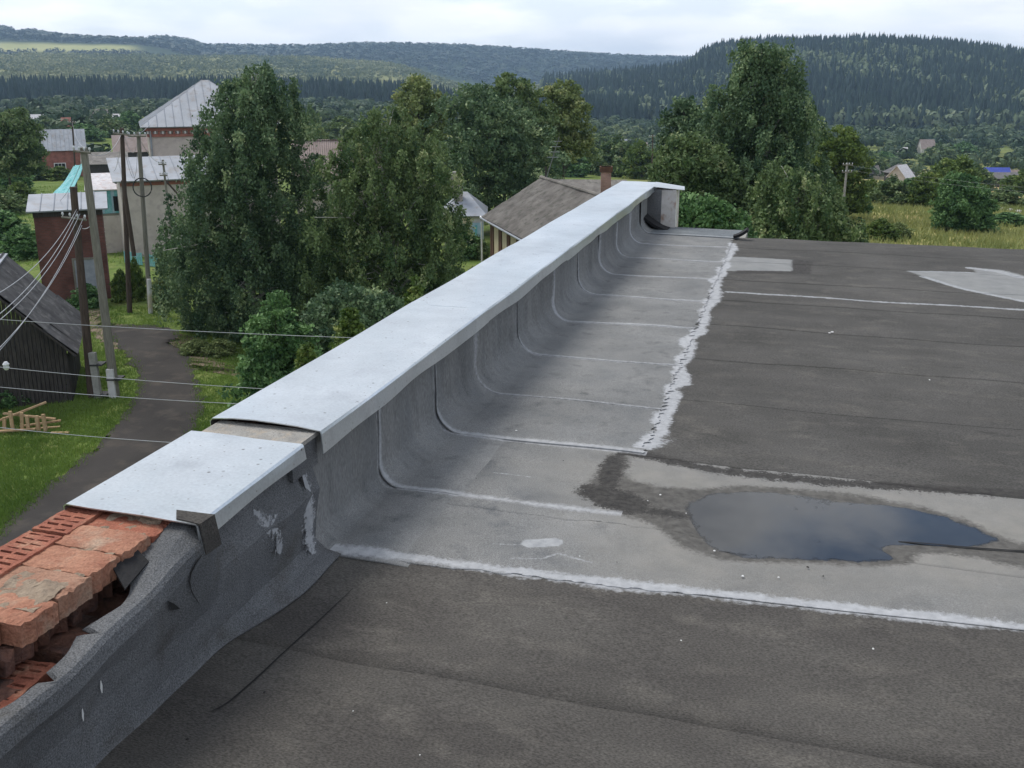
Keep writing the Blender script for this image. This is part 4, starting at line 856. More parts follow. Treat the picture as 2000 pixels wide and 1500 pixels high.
# -- brick transformer tower with tin roof
O = gpt(66, 46.5, 430); Ht = height_at(O, 412)
tower, TP, tu, tv = box_house('brick_tower', 'tall windowless red brick utility tower with flat tin roof behind the barn', O, 38, 3.05, 2.2, Ht, 'shed', 0.42, M['wall_brick'], M['galv_old'], ov=0.28, cat='tower', doors=(('f', 1.55, 1.1, 2.05, 'door_grey'),), seam=0.55)
MB().obox(TP(-0.02, -0.02, Ht-0.32), tu*3.09, -tv*0.05, ZZ*0.25).build('cornice', M['wood_dark'], tower)
# -- turquoise shed with pale roof, between the tower and the beige block
O = gpt(172, 62, 380); Hs = height_at(O, 362)
shed, SPp, su, sv = box_house('turquoise_shed', 'turquoise boarded shed with pale sheet roof between brick tower and beige building', O, 38, 2.0, 2.6, Hs, 'shed', 0.7, M['teal'], M['roof_white'], ov=0.18, cat='shed')
for i in range(9): MB().obox(SPp(0.05+i*0.215, -0.005, 2.6), su*0.19, -sv*0.025, ZZ*(Hs-2.7)).build('board', M['teal'] if i % 3 else M['blue_pale'], shed)
MB().obox(SPp(0.02, -0.002, 2.42), su*1.96, -sv*0.06, ZZ*0.14).build('sill_board', M['wood_grey'], shed)
MB().obox(SPp(1.45, -0.03, 2.7), su*0.42, -sv*0.03, ZZ*0.95).build('opening', M['crack'], shed)
MB().obox(SPp(-0.02, -0.02, -0.3), su*2.04, -sv*0.04, ZZ*2.72).build('plinth', M['stucco'], shed)
for i in range(5): MB().obox(SPp(0.35, -0.10, 0.55+0.28*i), su*0.42, -sv*0.05, ZZ*0.06).build('ladder_rung', M['white'], shed)
# -- beige annex with lean-to tin roof
O = gpt(234, 60, 360); Ha = height_at(O, 345)
ann, AP, au, av = box_house('beige_annex', 'beige silicate brick annex with lean-to tin roof beside the weeping birch', O, 42, 5.6, 3.0, Ha, 'shed', 0.9, M['stucco'], M['galv_old'], ov=0.42, cat='building', seam=0.6)
for i in range(7): MB().obox(AP(-0.3+i*0.9, -0.40, Ha-0.20), au*0.12, av*0.5, ZZ*0.12).build('rafter_end', M['wood_dark'], ann)
MB().obox(AP(0.0, -0.02, Ha-0.42), au*5.6, -av*0.03, ZZ*0.2).build('brick_band', M['house_brick'], ann)
# -- beige two storey house with hipped tin roof
O = gpt(288, 67, 240); Hb = height_at(O, 236)
hb, HP, hu, hv = box_house('beige_hipped_house', 'two storey beige brick house with hipped tin roof and red cornice behind the birch', O, 37, 8.4, 8.0, Hb, 'hip', 3.1, M['stucco'], M['galv_old'], ov=0.5, cat='house', seam=0.55,
                            windows=(('f', 4.2, 5.2, 1.2, 1.4, 1, 'white'),))
MB().obox(HP(-0.10, -0.10, Hb-0.62), hu*8.6, hv*0.12, ZZ*0.2).build('cornice', M['house_brick'], hb)
MB().obox(HP(-0.22, -0.22, Hb-0.22), hu*8.8, hv*0.25, ZZ*0.2).build('cornice', M['house_brick'], hb)
for i in range(36): MB().obox(HP(-0.1+i*0.24, -0.16, Hb-0.42), hu*0.12, hv*0.2, ZZ*0.2).build('dentil_brick', M['house_brick'] if i % 2 else M['stucco_white'], hb)
MB().tube([HP(0.12, -0.12, Hb-0.1), HP(0.12, -0.12, 0)], 0.06, 8).build('downpipe', M['galv_old'], hb)
# -- red brick cottage far left
O = gpt(74, 158); Hr = height_at(O, 292)
box_house('red_brick_cottage', 'red brick cottage with pale tin gable roof and white framed window', O, 40, 6.9, 6.0, Hr-O[2], 'gable', 2.9, M['house_brick'], M['galv_old'], ov=0.35, windows=(('f', 2.25, 0.75, 1.55, 1.35, 2, 'white'),), seam=0.6)
O = gpt(160, 150); box_house('plank_outbuilding', 'low dark plank outbuilding with grey sloping roof right of the red cottage', O, 38, 6.2, 4.5, 2.6, 'shed', 1.3, M['wood_dark'], M['slate'], cat='shed')
O = gpt(225, 170); box_house('grey_gable_barn', 'grey slate gabled barn seen between the poles left of the hipped house', O, 38, 7.5, 6, 3.6, 'gable', 2.5, M['wood_dark'], M['slate_pink'], cat='barn')
# -- slate roof glimpsed between the two birches
O = gpt(575, 85); box_house('slate_roofed_house', 'rosy slate roof of a house showing between the two big trees', O, 27, 7.2, 7, height_at(O, 318), 'gable', 2.6, M['stucco'], M['slate_pink'], gable_dir='u', panels=(1.1, 1.6))
# -- whitewashed house with tin hip roof and double chimney
O = gpt(868, 62, 430); Hw = height_at(O, 420)
wh, WP, wu, wv = box_house('whitewashed_house', 'whitewashed house with tin hip roof and grey brick chimney left of the slate house', O, 17, 2.45, 4.0, Hw, 'hip', 1.35, M['stucco_white'], M['galv_old'], ov=0.3)
MB().obox(WP(-0.02, -0.03, Hw-0.5), wu*1.75, -wv*0.03, ZZ*0.45).build('eaves_board', M['cream'], wh)
MB().obox(WP(1.75, -0.05, -0.3), wu*0.72, -wv*0.05, ZZ*(Hw-0.1)).build('porch_panel', M['blue_pale'], wh)
for i in range(4): MB().obox(WP(1.78+i*0.18, -0.10, 0), wu*0.13, -wv*0.03, ZZ*(Hw-0.55)).build('board', M['teal'] if i % 2 else M['blue_pale'], wh)
c = gpt(893, 63.2, 360); zt = height_at(c, 337); zb = height_at(c, 395)-0.4
ch = MB().obox(np.array([c[0]-0.16, c[1]-0.2, zb]), wu*0.55, wv*0.5, ZZ*(zt-zb)).build('chimney', M['chimney_brick'], wh)
MB().obox(np.array([c[0]-0.22, c[1]-0.27, zt-0.05]), wu*0.68, wv*0.62, ZZ*0.09).build('chimney_cap', M['concrete'], ch)
MB().obox(np.array([c[0]-0.42, c[1]-0.2, zb+0.9]), wu*0.28, wv*0.5, ZZ*(zt-zb-1.05)).build('flue', M['chimney_brick'], ch)
# -- slate roofed house whose long roof runs behind the parapet
E1 = at(941, 425, 55); Z0 = E1[2]; E2 = onz(1075, 497, Z0); ev = E2-E1; EL = np.linalg.norm(ev); vv = ev/EL; nu_ = np.array([-vv[1], vv[0], 0])
if nu_@FH < 0: nu_ = -nu_
best = None
for wd in np.linspace(1.5, 7, 56):
    for hh in np.linspace(0.6, 3.2, 53):
        q = E1+nu_*wd+ZZ*hh-CAM; k_ = q@FW; e_ = abs(1000+FPX*(q@RT)/k_-1057)+abs(PPY-FPX*(q@UP)/k_-348)
        if best is None or e_ < best[0]: best = (e_, wd, hh)
_, wd, hh = best
sh = thing('slate_house', (E1[0], E1[1], 0), 'long cream house with grey corrugated slate roof just beyond the parapet', 'house')
R1, R2 = E1+nu_*wd+ZZ*hh, E2+nu_*wd+ZZ*hh; sl = (R1-E1)/np.linalg.norm(R1-E1)
s = MB().slab([E1-ZZ*.03, E2-ZZ*.03, R2-ZZ*.03, R1-ZZ*.03], 0.08).build('roof', M['wood_dark'], sh)
# sheets, with u running from the near end so that the normal points up
panel_roof(s, E1, vv, sl, EL, np.linalg.norm(R1-E1), 1.0, 1.35, M['slate'], 'slate_sheet', 6, 0.012) if np.cross(vv, sl)[2] > 0 else panel_roof(s, E2, -vv, sl, EL, np.linalg.norm(R1-E1), 1.0, 1.35, M['slate'], 'slate_sheet', 6, 0.012)
s = MB().slab([R1, R2, R2+nu_*wd-ZZ*hh, R1+nu_*wd-ZZ*hh], 0.08).build('roof', M['slate'], sh)
MB().tube([R1+ZZ*0.09, R2+ZZ*0.09], 0.10, 8).build('ridge_cap', M['slate'], sh)
w0 = E1+nu_*0.45+vv*0.35
b = MB(); b.obox(np.array([w0[0], w0[1], -0.3]), vv*(EL-0.7), nu_*(2*wd-0.9), ZZ*(Z0+0.25)); b.build('wall', M['cream'], sh)
g0 = np.array([w0[0], w0[1], Z0-0.06]); b = MB(); b.add([g0, g0+nu_*(2*wd-0.9), g0+nu_*(wd-0.45)+ZZ*(hh-0.25)], [(0, 1, 2), (0, 2, 1)]); b.build('gable', M['wood_grey'], sh)
for k, a in enumerate((0.0, 0.35, 1.75, 2.05, 3.4, 3.7, 5.2)):
    q = w0+vv*a-nu_*0.06; MB().obox(np.array([q[0], q[1], -0.2]), vv*0.26, nu_*0.05, ZZ*(Z0+0.1)).build('wall_post', M['brown'], sh)
q = E1-nu_*0.02+vv*0.02; MB().tube([q-ZZ*0.02-vv*0.6+nu_*.1, q-ZZ*0.08, q-ZZ*0.3, np.array([q[0], q[1], 0])], 0.055, 8).build('downpipe', M['white'], sh)
MB().tube([E1-nu_*0.08-ZZ*0.02, E2-nu_*0.08-ZZ*0.06], 0.06, 8).build('gutter', M['galv_old'], sh)
# aerial on its ridge
p = R1+vv*0.9; zt = height_at(p, 268); t = thing('tv_aerial', p, 'thin tilted television aerial on the slate house ridge', 'aerial')
tip = at(1092, 268, 52); MB().tube([p, p*0.6+tip*0.4, tip], [0.035, 0.028, 0.02], 6).build('mast', M['galv_old'], t)
MB().tube([p-ZZ*0.1, p+ZZ*0.75], 0.05, 6).build('bracket', M['wood_dark'], t)
for k in range(4): q = p*(0.45-0.12*k)+tip*(0.55+0.12*k); MB().tube([q-RT*(0.32-0.04*k), q+RT*(0.32-0.04*k)], 0.014, 4).build('rod', M['galv_old'], t)
# rosy brick chimney of the low house behind it
O = gpt(1085, 66); lowh, LP, lu_, lv_ = box_house('low_brown_house', 'low house with mossy brown roof behind the slate house, rosy brick chimney', O, 12, 4.6, 4.5, height_at(O, 380), 'gable', 1.0, M['wood_dark'], M['slate'], ov=0.3)
c = gpt(1174, 64, 340); zt = height_at(c, 326); chm = MB().obox(np.array([c[0], c[1], 1.0]), lu_*0.66, lv_*0.66, ZZ*(zt-1.0)).build('chimney', M['pipe_brick'], lowh)
MB().obox(np.array([c[0]-0.07, c[1]-0.07, zt-0.34]), lu_*0.82, lv_*0.82, ZZ*0.34).build('chimney_head', M['brown'], chm)

# -- houses of the far village
def far_house(x, dist, wpx, name, label, roofm, wallm, yaw, rh, H=2.6, roof='gable', gd='u', win=2):
    O = gpt(x, dist); W = wpx*dist/FPX
    ws = tuple(('f', W*(i+0.5)/win-0.45, 0.9, 0.9, 1.1, 1, 'white') for i in range(win))
    return box_house(name, label, O, yaw, W, W*0.85, H, roof, rh, wallm, roofm, gable_dir=gd, windows=ws, ov=0.4, group='houses of the far village', panels=None)
far_house(1935, 230, 42, 'blue_roofed_house', 'small house with bright blue metal roof at the right edge', M['blue_roof'], M['stucco_white'], 10, 2.3, 2.2)
far_house(1752, 215, 40, 'dark_roofed_house', 'dark hipped slate house left of the cream roofed one', M['slate_dark'], M['wood_dark'], 30, 2.0, 1.8, 'hip', win=1)
far_house(1772, 190, 38, 'cream_roofed_house', 'house with pale cream gable roof among bushes below the forest hill', M['roof_white'], M['stucco'], 62, 1.9, 2.3, gd='u', win=1)
far_house(1800, 520, 27, 'pink_roofed_house', 'lone house with pinkish roof at the foot of the forest hill', M['slate_pink'], M['stucco_white'], 20, 4.2, 3.0)
far_house(1755, 500, 18, 'white_roofed_house', 'tiny white roofed house left of the pink roofed one', M['roof_white'], M['stucco'], 16, 2.2, 2.4)
far_house(1985, 245, 34, 'brown_roofed_house', 'brown slate roof cut by the right edge beyond the blue roof', M['slate_pink'], M['wood_dark'], 16, 2.4, 2.3)
far_house(1905, 205, 34, 'grey_shed', 'low grey plank shed in front of the blue roofed house', M['slate'], M['wood_dark'], 16, 0.9, 1.9, win=1)
far_house(1955, 200, 60, 'long_grey_shed', 'long low grey shed at the right edge below the blue roof', M['slate_dark'], M['wood_dark'], 14, 0.9, 1.8, win=1)
for i, (x, d, wp, rm, lab) in enumerate([(100, 330, 30, 'slate_pink', 'far house with rosy roof directly above the red cottage'), (128, 300, 30, 'house_brick', 'far house with brick red roof above the red cottage, nearer one'), (70, 380, 26, 'roof_white', 'far pale roofed house at the upper left behind the tree'),
                                         (225, 360, 24, 'roof_white', 'far white roofed house left of the hipped tin roof'), (185, 420, 30, 'slate', 'far grey roofed house between the poles and the forest belt'),
                                         (1180, 470, 22, 'slate_dark', 'leftmost tiny dark roof in the gap left of the big birch'), (1215, 500, 24, 'galv_old', 'tiny pale roof in the middle of the gap left of the big birch'), (1245, 480, 22, 'slate_pink', 'rightmost tiny rosy roof in the gap left of the big birch'),
                                         (1700, 330, 24, 'slate', 'small grey roof just right of the pale tree by the concrete pole')]):
    far_house(x, d, wp, 'far_house', lab, M[rm], M['stucco'] if i % 2 else M['wood_dark'], 16+random.uniform(-25, 25), 2.2, 2.5)
# plank fences of the far gardens
for (xa, da, xb, db, lab) in ((1895, 190, 1960, 215, 'grey plank fence running towards the blue roofed house'), (1710, 260, 1800, 250, 'grey plank fence across the far gardens left of the cream roof'), (1960, 175, 2040, 170, 'dark plank fence at the right edge of the field')):
    a, b_ = gpt(xa, da), gpt(xb, db); t = thing('plank_fence', a, lab, 'fence', 'garden fences'); n = 26
    for i in range(n):
        p = a*(1-i/n)+b_*(i/n); q = a*(1-(i+.9)/n)+b_*((i+.9)/n); p[2] = gz(p)-0.2; d_ = q-p; d_[2] = 0
        MB().obox(p, d_, FH*0.05, ZZ*(1.7+random.uniform(-.1, .1))).build('plank', M['wood_grey'], t)
# teal netting over a frame, and a low turquoise fence
t = thing('teal_canopy', gpt(130, 85), 'teal netting sloping over a garden frame behind the brick tower', 'canopy')
A, B, C_, D_ = at(95, 385, 84), at(128, 392, 82), at(164, 318, 88), at(143, 325, 90)
n = 10; V = []
for i in range(n):
    for j in range(n):
        s_, q_ = i/(n-1), j/(n-1); p = (A*(1-q_)+B*q_)*(1-s_)+(D_*(1-q_)+C_*q_)*s_; V.append(p-ZZ*0.5*math.sin(math.pi*s_)*0.6+ZZ*random.gauss(0, .05))
o = fast_mesh('netting', V, [(i*n+j, i*n+j+1, (i+1)*n+j+1, (i+1)*n+j) for i in range(n-1) for j in range(n-1)], M['teal'], t); o.modifiers.new('thick', 'SOLIDIFY').thickness = 0.03
for q in (A, B, C_, D_): MB().tube([(q[0], q[1], gz(q)-0.2), q+ZZ*0.1], 0.05, 6).build('post', M['wood_grey'], t)
p0, p1 = gpt(222, 57.2), gpt(330, 55); t = thing('turquoise_fence', p0, 'low turquoise picket fence in front of the beige annex', 'fence')
zc = height_at(p0, 490)
for i in range(26):
    q = p0*(1-i/26)+p1*(i/26); r_ = p0*(1-(i+.8)/26)+p1*((i+.8)/26); d_ = r_-q
    if i in (9, 10, 17, 18): continue
    MB().obox(np.array([q[0], q[1], zc-0.72]), d_, -FH*0.03, ZZ*(0.7+random.uniform(-.05, .05))).build('picket', M['teal'], t)
for s_ in (0.1, 0.55): MB().obox(np.array([p0[0], p0[1], zc-0.72+s_])+FH*0.0, p1-p0, FH*0.05, ZZ*0.07).build('rail', M['wood_grey'], t)
for i in range(6): q = p0*(1-i/5)+p1*(i/5); MB().obox(np.array([q[0], q[1], -0.3])+FH*0.06, RT*0.1, FH*0.1, ZZ*(zc+0.2)).build('post', M['wood_grey'], t)
# stack of rough planks and pallet boards by the barn
t = thing('board_pile', ground(55, 838), 'pile of pale broken boards on the grass by the barn', 'boards')
c = ground(55, 840)
def plank_px(a, b_, da, wd_=0.09, th=0.05, up=0.0):
    A, B = ground(*a), ground(*b_); A = A+ZZ*da[0]; B = B+ZZ*da[1]; d_ = B-A; L_ = np.linalg.norm(d_); n_ = np.cross(d_/L_, ZZ); n_ /= np.linalg.norm(n_); k_ = np.cross(n_, d_/L_)
    MB().obox(A-n_*wd_/2, d_, n_*wd_, k_*th).build('board', M['wood_pale'], t)
plank_px((2, 838), (95, 820), (0.25, 0.55)); plank_px((-20, 852), (70, 846), (0.1, 0.1)); plank_px((40, 838), (120, 832), (0.05, 0.15)); plank_px((10, 828), (110, 836), (0.3, 0.25)); plank_px((70, 842), (118, 838), (0.02, 0.03)); plank_px((100, 850), (135, 848), (.02, .02))
for x, h_ in ((5, .55), (22, .75), (40, .7), (52, .6), (72, .6), (86, .65), (-10, .6)):
    p = ground(x, 846); MB().obox(p-ZZ*0.05, RT*0.10, FH*0.06+RT*random.uniform(-.02, .02), ZZ*h_+RT*random.uniform(-.06, .06)).build('board', M['wood_pale'], t)

# ================================================================== POLES AND WIRES
def pole(name, label, bx, by, tx, ty, r0, r1, matl, dist=None, n=10, arms=(), group='power poles'):
    base = ground(bx, by) if dist is None else gpt(bx, dist); d = float((base-CAM)@FH); top = at(tx, ty, d)
    t = thing(name, base, label, 'pole', group)
    MB().tube([base-ZZ*0.3, base*0.5+top*0.5, top], [r0, (r0+r1)/2, r1], n).build('shaft', matl, t)
    for (f, w_, skew) in arms:
        c = base*(1-f)+top*f; a, b_ = c-RT*w_-FH*0.15+ZZ*skew, c+RT*w_-FH*0.15-ZZ*skew
        MB().tube([a, b_], 0.04, 5).build('crossarm', M['wood_grey'], t)
        for k in (0.05, 0.35, 0.65, 0.95):
            q = a*(1-k)+b_*k; ins = MB().tube([q+ZZ*0.02, q+ZZ*0.06, q+ZZ*0.09, q+ZZ*0.13, q+ZZ*0.17], [0.014, 0.014, 0.036, 0.04, 0.02], 7).build('insulator', M['ceramic'], t)
    return t, base, top, d
def stub(parent, bx, by, tx, ty, d, sz, matl, fd=-0.2, bands=(0.15, 0.75)):
    b0 = at(bx, by, d+fd); b1 = at(tx, ty, d+fd); b0 = b0-ZZ*0.3
    MB().obox(b0-RT*sz/2, RT*sz, FH*sz*0.8, b1-b0).build('concrete_stub', matl, parent)
    for f in bands: q = b0*(1-f)+b1*f; MB().obox(q-RT*(sz/2+.02)-FH*.03, RT*(sz*2.0), FH*(sz*2), ZZ*0.05).build('wire_binding', M['wire_dark'], parent)
t, b0, pt1, d1 = pole('utility_pole', 'tall grey wooden pole lashed to a pale concrete stub beside the road', 226, 775, 163, 288, 0.155, 0.115, M['wood_grey'], arms=((0.985, 0.28, 0.03),))
stub(t, 221, 790, 213, 722, d1, 0.24, M['stucco_white'])
t, b0, pt2, d2 = pole('utility_pole', 'dark tarred wooden pole beside the barn corner', 180, 778, 143, 365, 0.15, 0.11, M['wood_pole'], arms=((0.86, 0.40, 0.05),))
stub(t, 190, 772, 178, 690, d2, 0.22, M['concrete'])
t, b0, pt3, d3 = pole('utility_pole', 'upright dark leg of the wooden double pole before the annex', 253, 612, 238, 250, 0.12, 0.09, M['wood_pole'], arms=((0.97, 0.34, 0.04),))
MB().tube([at(262, 500, d3-0.3), at(240, 352, d3-0.2)], [0.10, 0.09], 8).build('strut', M['wood_pole'], t)
t, b0, pt4, d4 = pole('utility_pole', 'grey pole with a hanging coil of cable on a white footing before the annex', 294, 612, 270, 258, 0.115, 0.085, M['wood_grey'], arms=((0.98, 0.4, 0.0),))
MB().tube([at(294, 615, d4-.15)-ZZ*.2, at(291, 545, d4-.15)], 0.10, 8).build('footing', M['stucco_white'], t)
b = MB(); cc_ = at(278, 366, d4-0.2); b.tube([cc_+RT*0.42*math.cos(a)+ZZ*0.42*math.sin(a)+FH*0.02*math.sin(3*a) for a in np.linspace(0, 2*math.pi, 25)], 0.03, 5); b.build('cable_coil', M['wire_dark'], t)
t, b0, pt5, d5 = pole('utility_pole', 'short braced pole with insulators standing against the annex wall', 322, 520, 318, 312, 0.07, 0.06, M['wood_grey'], dist=56, arms=((0.96, 0.22, 0.0), (0.86, 0.22, 0)))
MB().tube([at(323, 352, 56), at(355, 388, 56.3)], 0.06, 6).build('brace', M['wood_pole'], t)
pole('utility_pole', 'thin far dark pole above the red cottage roof', 141, 320, 141, 235, 0.11, 0.09, M['wood_pole'], dist=120, arms=((0.97, 0.5, 0),))
tR, b0, ptR, dR = pole('utility_pole', 'pale concrete pole with crossarms beside the light tree on the right', 1655, 400, 1655, 318, 0.11, 0.08, M['concrete'], dist=78, arms=((0.97, 0.4, 0), (0.86, 0.4, 0)))
pole('utility_pole', 'thin dark far pole left of the big birch', 1275, 320, 1275, 262, 0.11, 0.09, M['wood_pole'], dist=150, arms=((0.96, 0.6, 0),))
def wire(label, A, B, sag, r=0.011, matl='wire', n=24, group='overhead wires', name='overhead_wire'):
    A, B = np.array(A), np.array(B); P = [A*(1-t)+B*t-ZZ*sag*4*t*(1-t) for t in np.linspace(0, 1, n)]
    o = MB().tube(P, r, 5).build(name, M[matl]); return tag(o, label, 'wire', group)
for k, (x0, y0, x1, y1, d_, lab) in enumerate([(150, 408, -60, 600, 19, 'uppermost of the sagging wires sweeping down left from the dark pole'), (152, 412, -60, 655, 19, 'second sagging wire below the uppermost, from the dark pole'), (156, 418, -60, 668, 18.5, 'third sagging wire running beside the second one'),
                                           (160, 440, -70, 742, 18, 'fourth sagging wire crossing the barn roof'), (163, 425, -70, 754, 18, 'lowest of the sagging wires crossing the barn roof')]):
    A = at(x0, y0, d2); B = at(x1, y1, d_); wire(lab, A, B, 0.45, 0.011)
wire('pale wire from the tall grey pole to the dark pole', at(183, 432, d1), at(160, 446, d2), 0.1, 0.014)
for k, (a, b_, d_, e_, lab) in enumerate([((-80, 618), (760, 662), 20, 17.5, 'topmost of the near level wires, passing in front of the birch'), ((-80, 708), (560, 762), 19, 16.5, 'near level wire with insulator passing the barn wall'), ((-80, 748), (540, 792), 18.6, 16.2, 'third near level wire just below the insulator wire'), ((-60, 828), (480, 872), 17, 15.2, 'lowest near level wire crossing the road')]):
    o = wire(lab, at(*a, d_), at(*b_, e_), 0.05, 0.0065)
q = at(12, 715, 18.7); tag(MB().tube([q-ZZ*0.08, q-ZZ*.03, q, q+ZZ*0.04, q+ZZ*0.09], [0.03, 0.06, 0.05, 0.065, 0.03], 8).build('wire_insulator', M['ceramic']), 'white ceramic insulator on the near wire by the barn', 'insulator')
for k, (a, da, b_, db, sg, lab) in enumerate([((160, 292), d1, (237, 262), d3, 0.5, 'slack wire between the tall grey pole and the double pole'), ((167, 290), d1, (141, 240), 120, 0.6, 'wire from the tall grey pole to the far dark pole'), ((240, 256), d3, (270, 262), d4, 0.9, 'looped cable between the double pole and the coil pole'),
                                          ((245, 300), d3, (268, 300), d4, 1.1, 'lower looped cable between the double pole and the coil pole'), ((270, 266), d4, (318, 316), 56, 0.4, 'wire from the coil pole to the braced pole'), ((165, 300), d1, (95, 395), 60, 0.6, 'wire from the tall grey pole to the tower roof'),
                                          ((237, 275), d3, (222, 335), 60, 0.25, 'short drop wire from the double pole to the annex roof'), ((240, 270), d3, (300, 232), 67, 0.3, 'wire from the double pole to the hipped house corner')]):
    wire(lab, at(*a, da), at(*b_, db), sg, 0.010)
for k, y in enumerate((322, 331)): wire(('upper', 'lower')[k]+' thin wire across the right field from the concrete pole', at(1655, y, dR), at(2060, y+48, 66), 0.2, 0.0035)

# rubble stones at the right edge of the field
for k, (x, y, s_, lab) in enumerate([(1936, 372, .5, 'pale boulder right of the dark round bush, highest'), (1942, 382, .35, 'pale stone under the highest boulder right of the bush'), (1948, 408, .35, 'pale rubble stone by the right edge, left one of the row'), (1958, 410, .3, 'pale rubble stone by the right edge, second of the row'), (1972, 412, .3, 'pale rubble stone by the right edge, third of the row'), (1988, 416, .35, 'pale rubble stone cut near the right edge, last of the row')]):
    p = ground(x, y); b = MB(); m_ = 8
    rings = [(1.0, 0), (1.05, .35), (.75, .75), (.25, .95)]
    for rr, zz in rings: b.v += [tuple(p+RT*s_*rr*(0.8+.4*random.random())*math.cos(6.283*j/m_)*1.3+FH*s_*rr*math.sin(6.283*j/m_)+ZZ*(s_*zz*(.9+.2*random.random())-.05)) for j in range(m_)]
    for q_ in range(3): b.f += [(q_*m_+j, q_*m_+(j+1) % m_, (q_+1)*m_+(j+1) % m_, (q_+1)*m_+j) for j in range(m_)]
    b.f.append(tuple(range(3*m_, 4*m_))); tag(b.build('rubble_stone', M['stone']), lab, 'stone', 'rubble stones in the right field')

# ================================================================== VEGETATION
def leaf_quads(P, size, droop=0.0, aspect=0.6):
    """diamond leaf faces at points P (N,3)"""
    n = len(P); a = RNG.normal(0, 1, (n, 3)); a[:, 2] -= droop*2; a /= np.linalg.norm(a, axis=1)[:, None]
    b = np.cross(a, RNG.normal(0, 1, (n, 3))); b /= np.linalg.norm(b, axis=1)[:, None]+1e-9
    s = size*(0.6+0.8*RNG.random(n))[:, None]
    V = np.stack([P-a*s, P+b*s*aspect, P+a*s, P-b*s*aspect], 1).reshape(-1, 3)
    return V, np.arange(4*n).reshape(n, 4)
def crown_points(Z, CX, CY, RR, n_clump, per, clump_r, style, depth_k=1.0, lump=0.35):
    """clump centres through the crown volume, thicker towards the outside, then leaf points in each clump"""
    zs = np.linspace(Z[0], Z[-1], 400); rr = np.interp(zs, Z, RR); pw = (rr+0.05)**1.35; pw /= pw.sum()
    z = RNG.choice(zs, n_clump, p=pw)+RNG.normal(0, 0.08, n_clump); th = RNG.random(n_clump)*2*math.pi
    R0 = np.interp(z, Z, RR); cx = np.interp(z, Z, CX); cy = np.interp(z, Z, CY)
    f = RNG.random(3)*6
    bump = 1.10-lump*0.3+lump*np.sin(3*th+f[0]+1.3*z)*np.sin(1.9*z+f[1])+0.5*lump*np.sin(7*th+2.9*z+f[2])
    rho = R0*np.clip(bump, 0.5, 1.2)*RNG.random(n_clump)**0.36
    off = np.cos(th)[:, None]*RT[None, :]*rho[:, None]+np.sin(th)[:, None]*FH[None, :]*rho[:, None]*depth_k
    C = np.stack([cx, cy, z], -1)+off
    ctint = np.clip(RNG.normal(0.45, 0.24, n_clump), 0, 1)
    if style == 'weep':
        L_ = clump_r*(0.8+1.6*RNG.random(n_clump)); t = RNG.random((n_clump, per)); P = np.repeat(C[:, None, :], per, 1)
        out = off/(np.linalg.norm(off, axis=1)[:, None]+1e-6)
        P[..., 2] -= t*L_[:, None]; P[..., :2] += out[:, None, :2]*(t*0.12*L_[:, None])[..., None]
        P += RNG.normal(0, clump_r*0.34, P.shape)*(0.6+0.4*t[..., None])
    else:
        d = RNG.normal(0, 1, (n_clump, per, 3)); d /= np.linalg.norm(d, axis=2)[..., None]
        P = C[:, None, :]+d*(clump_r*(0.6+0.7*RNG.random(n_clump)))[:, None, None]*(RNG.random((n_clump, per, 1))**0.45)*np.array([1, 1, 0.75])
    T = np.repeat(ctint[:, None], per, 1)+RNG.normal(0, 0.14, (n_clump, per))
    return C, P.reshape(-1, 3), np.clip(T.ravel(), 0, 1)
def rows_world(dist, rows):
    Z, CX, CY, RR = [], [], [], []
    for (y, xl, xr) in rows:
        a, b = at(xl, y, dist), at(xr, y, dist); c = (a+b)/2; Z.append(c[2]); CX.append(c[0]); CY.append(c[1]); RR.append(np.linalg.norm(b-a)/2)
    o = np.argsort(Z); return [np.array(q)[o] for q in (Z, CX, CY, RR)]
def tree_px(name, label, dist, rows, leafm, style='ball', clumps=700, per=50, leaf=0.09, clump_r=0.35, bark='bark', trunk_r=0.16, group=None, limbs=26, cat='tree', depth_k=1.0, lump=0.35, part='crown', multi=1):
    Z, CX, CY, RR = rows_world(dist, rows)
    base = np.array([CX[0], CY[0], 0.]); base[2] = gz(base)
    t = thing(name, base, label, cat, group)
    C, P, T = crown_points(Z, CX, CY, RR, clumps, per, clump_r, style, depth_k, lump)
    k = P[:, 2] > base[2]+0.02; V, F = leaf_quads(P[k], leaf, 0.6 if style == 'weep' else 0.0)
    fast_mesh(part, V, F, M[leafm], t, np.repeat(T[k], 4))
    top = np.array([np.interp(Z[-1]*.96+Z[0]*.04, Z, CX), np.interp(Z[-1]*.96+Z[0]*.04, Z, CY), Z[-1]*0.97+Z[0]*.03])
    b = MB(); n = 9; spine = []
    for i in range(n):
        s = i/(n-1); z = base[2]-0.3+(top[2]-base[2]+0.3)*s; cx = np.interp(z, Z, CX); cy = np.interp(z, Z, CY); q = min(1, s*2.0)
        spine.append(np.array([base[0]*(1-q)+cx*q+0.1*trunk_r*8*math.sin(5*s)*s, base[1]*(1-q)+cy*q, z]))
    b.tube(spine, [trunk_r*(1-0.88*i/(n-1)) for i in range(n)], 8); b.build('trunk' if cat != 'shrub' else 'stem', M[bark], t, True)
    idx = RNG.choice(len(C), min(limbs, len(C)), replace=False); b = MB()
    for i in idx:
        c = C[i]; zf = base[2]+max(0.15, ((c[2]-base[2])*(0.62+0.2*random.random()))); zz = [p[2] for p in spine]
        p0 = np.array([np.interp(zf, zz, [p[0] for p in spine]), np.interp(zf, zz, [p[1] for p in spine]), zf]); mid = p0*0.45+c*0.55+ZZ*0.15*np.linalg.norm(c-p0)
        r_ = trunk_r*0.24; b.tube([p0, mid, c], [r_, r_*0.6, r_*0.22], 5, False)
    b.build('limbs' if cat != 'shrub' else 'twigs', M[bark], t)
    return t
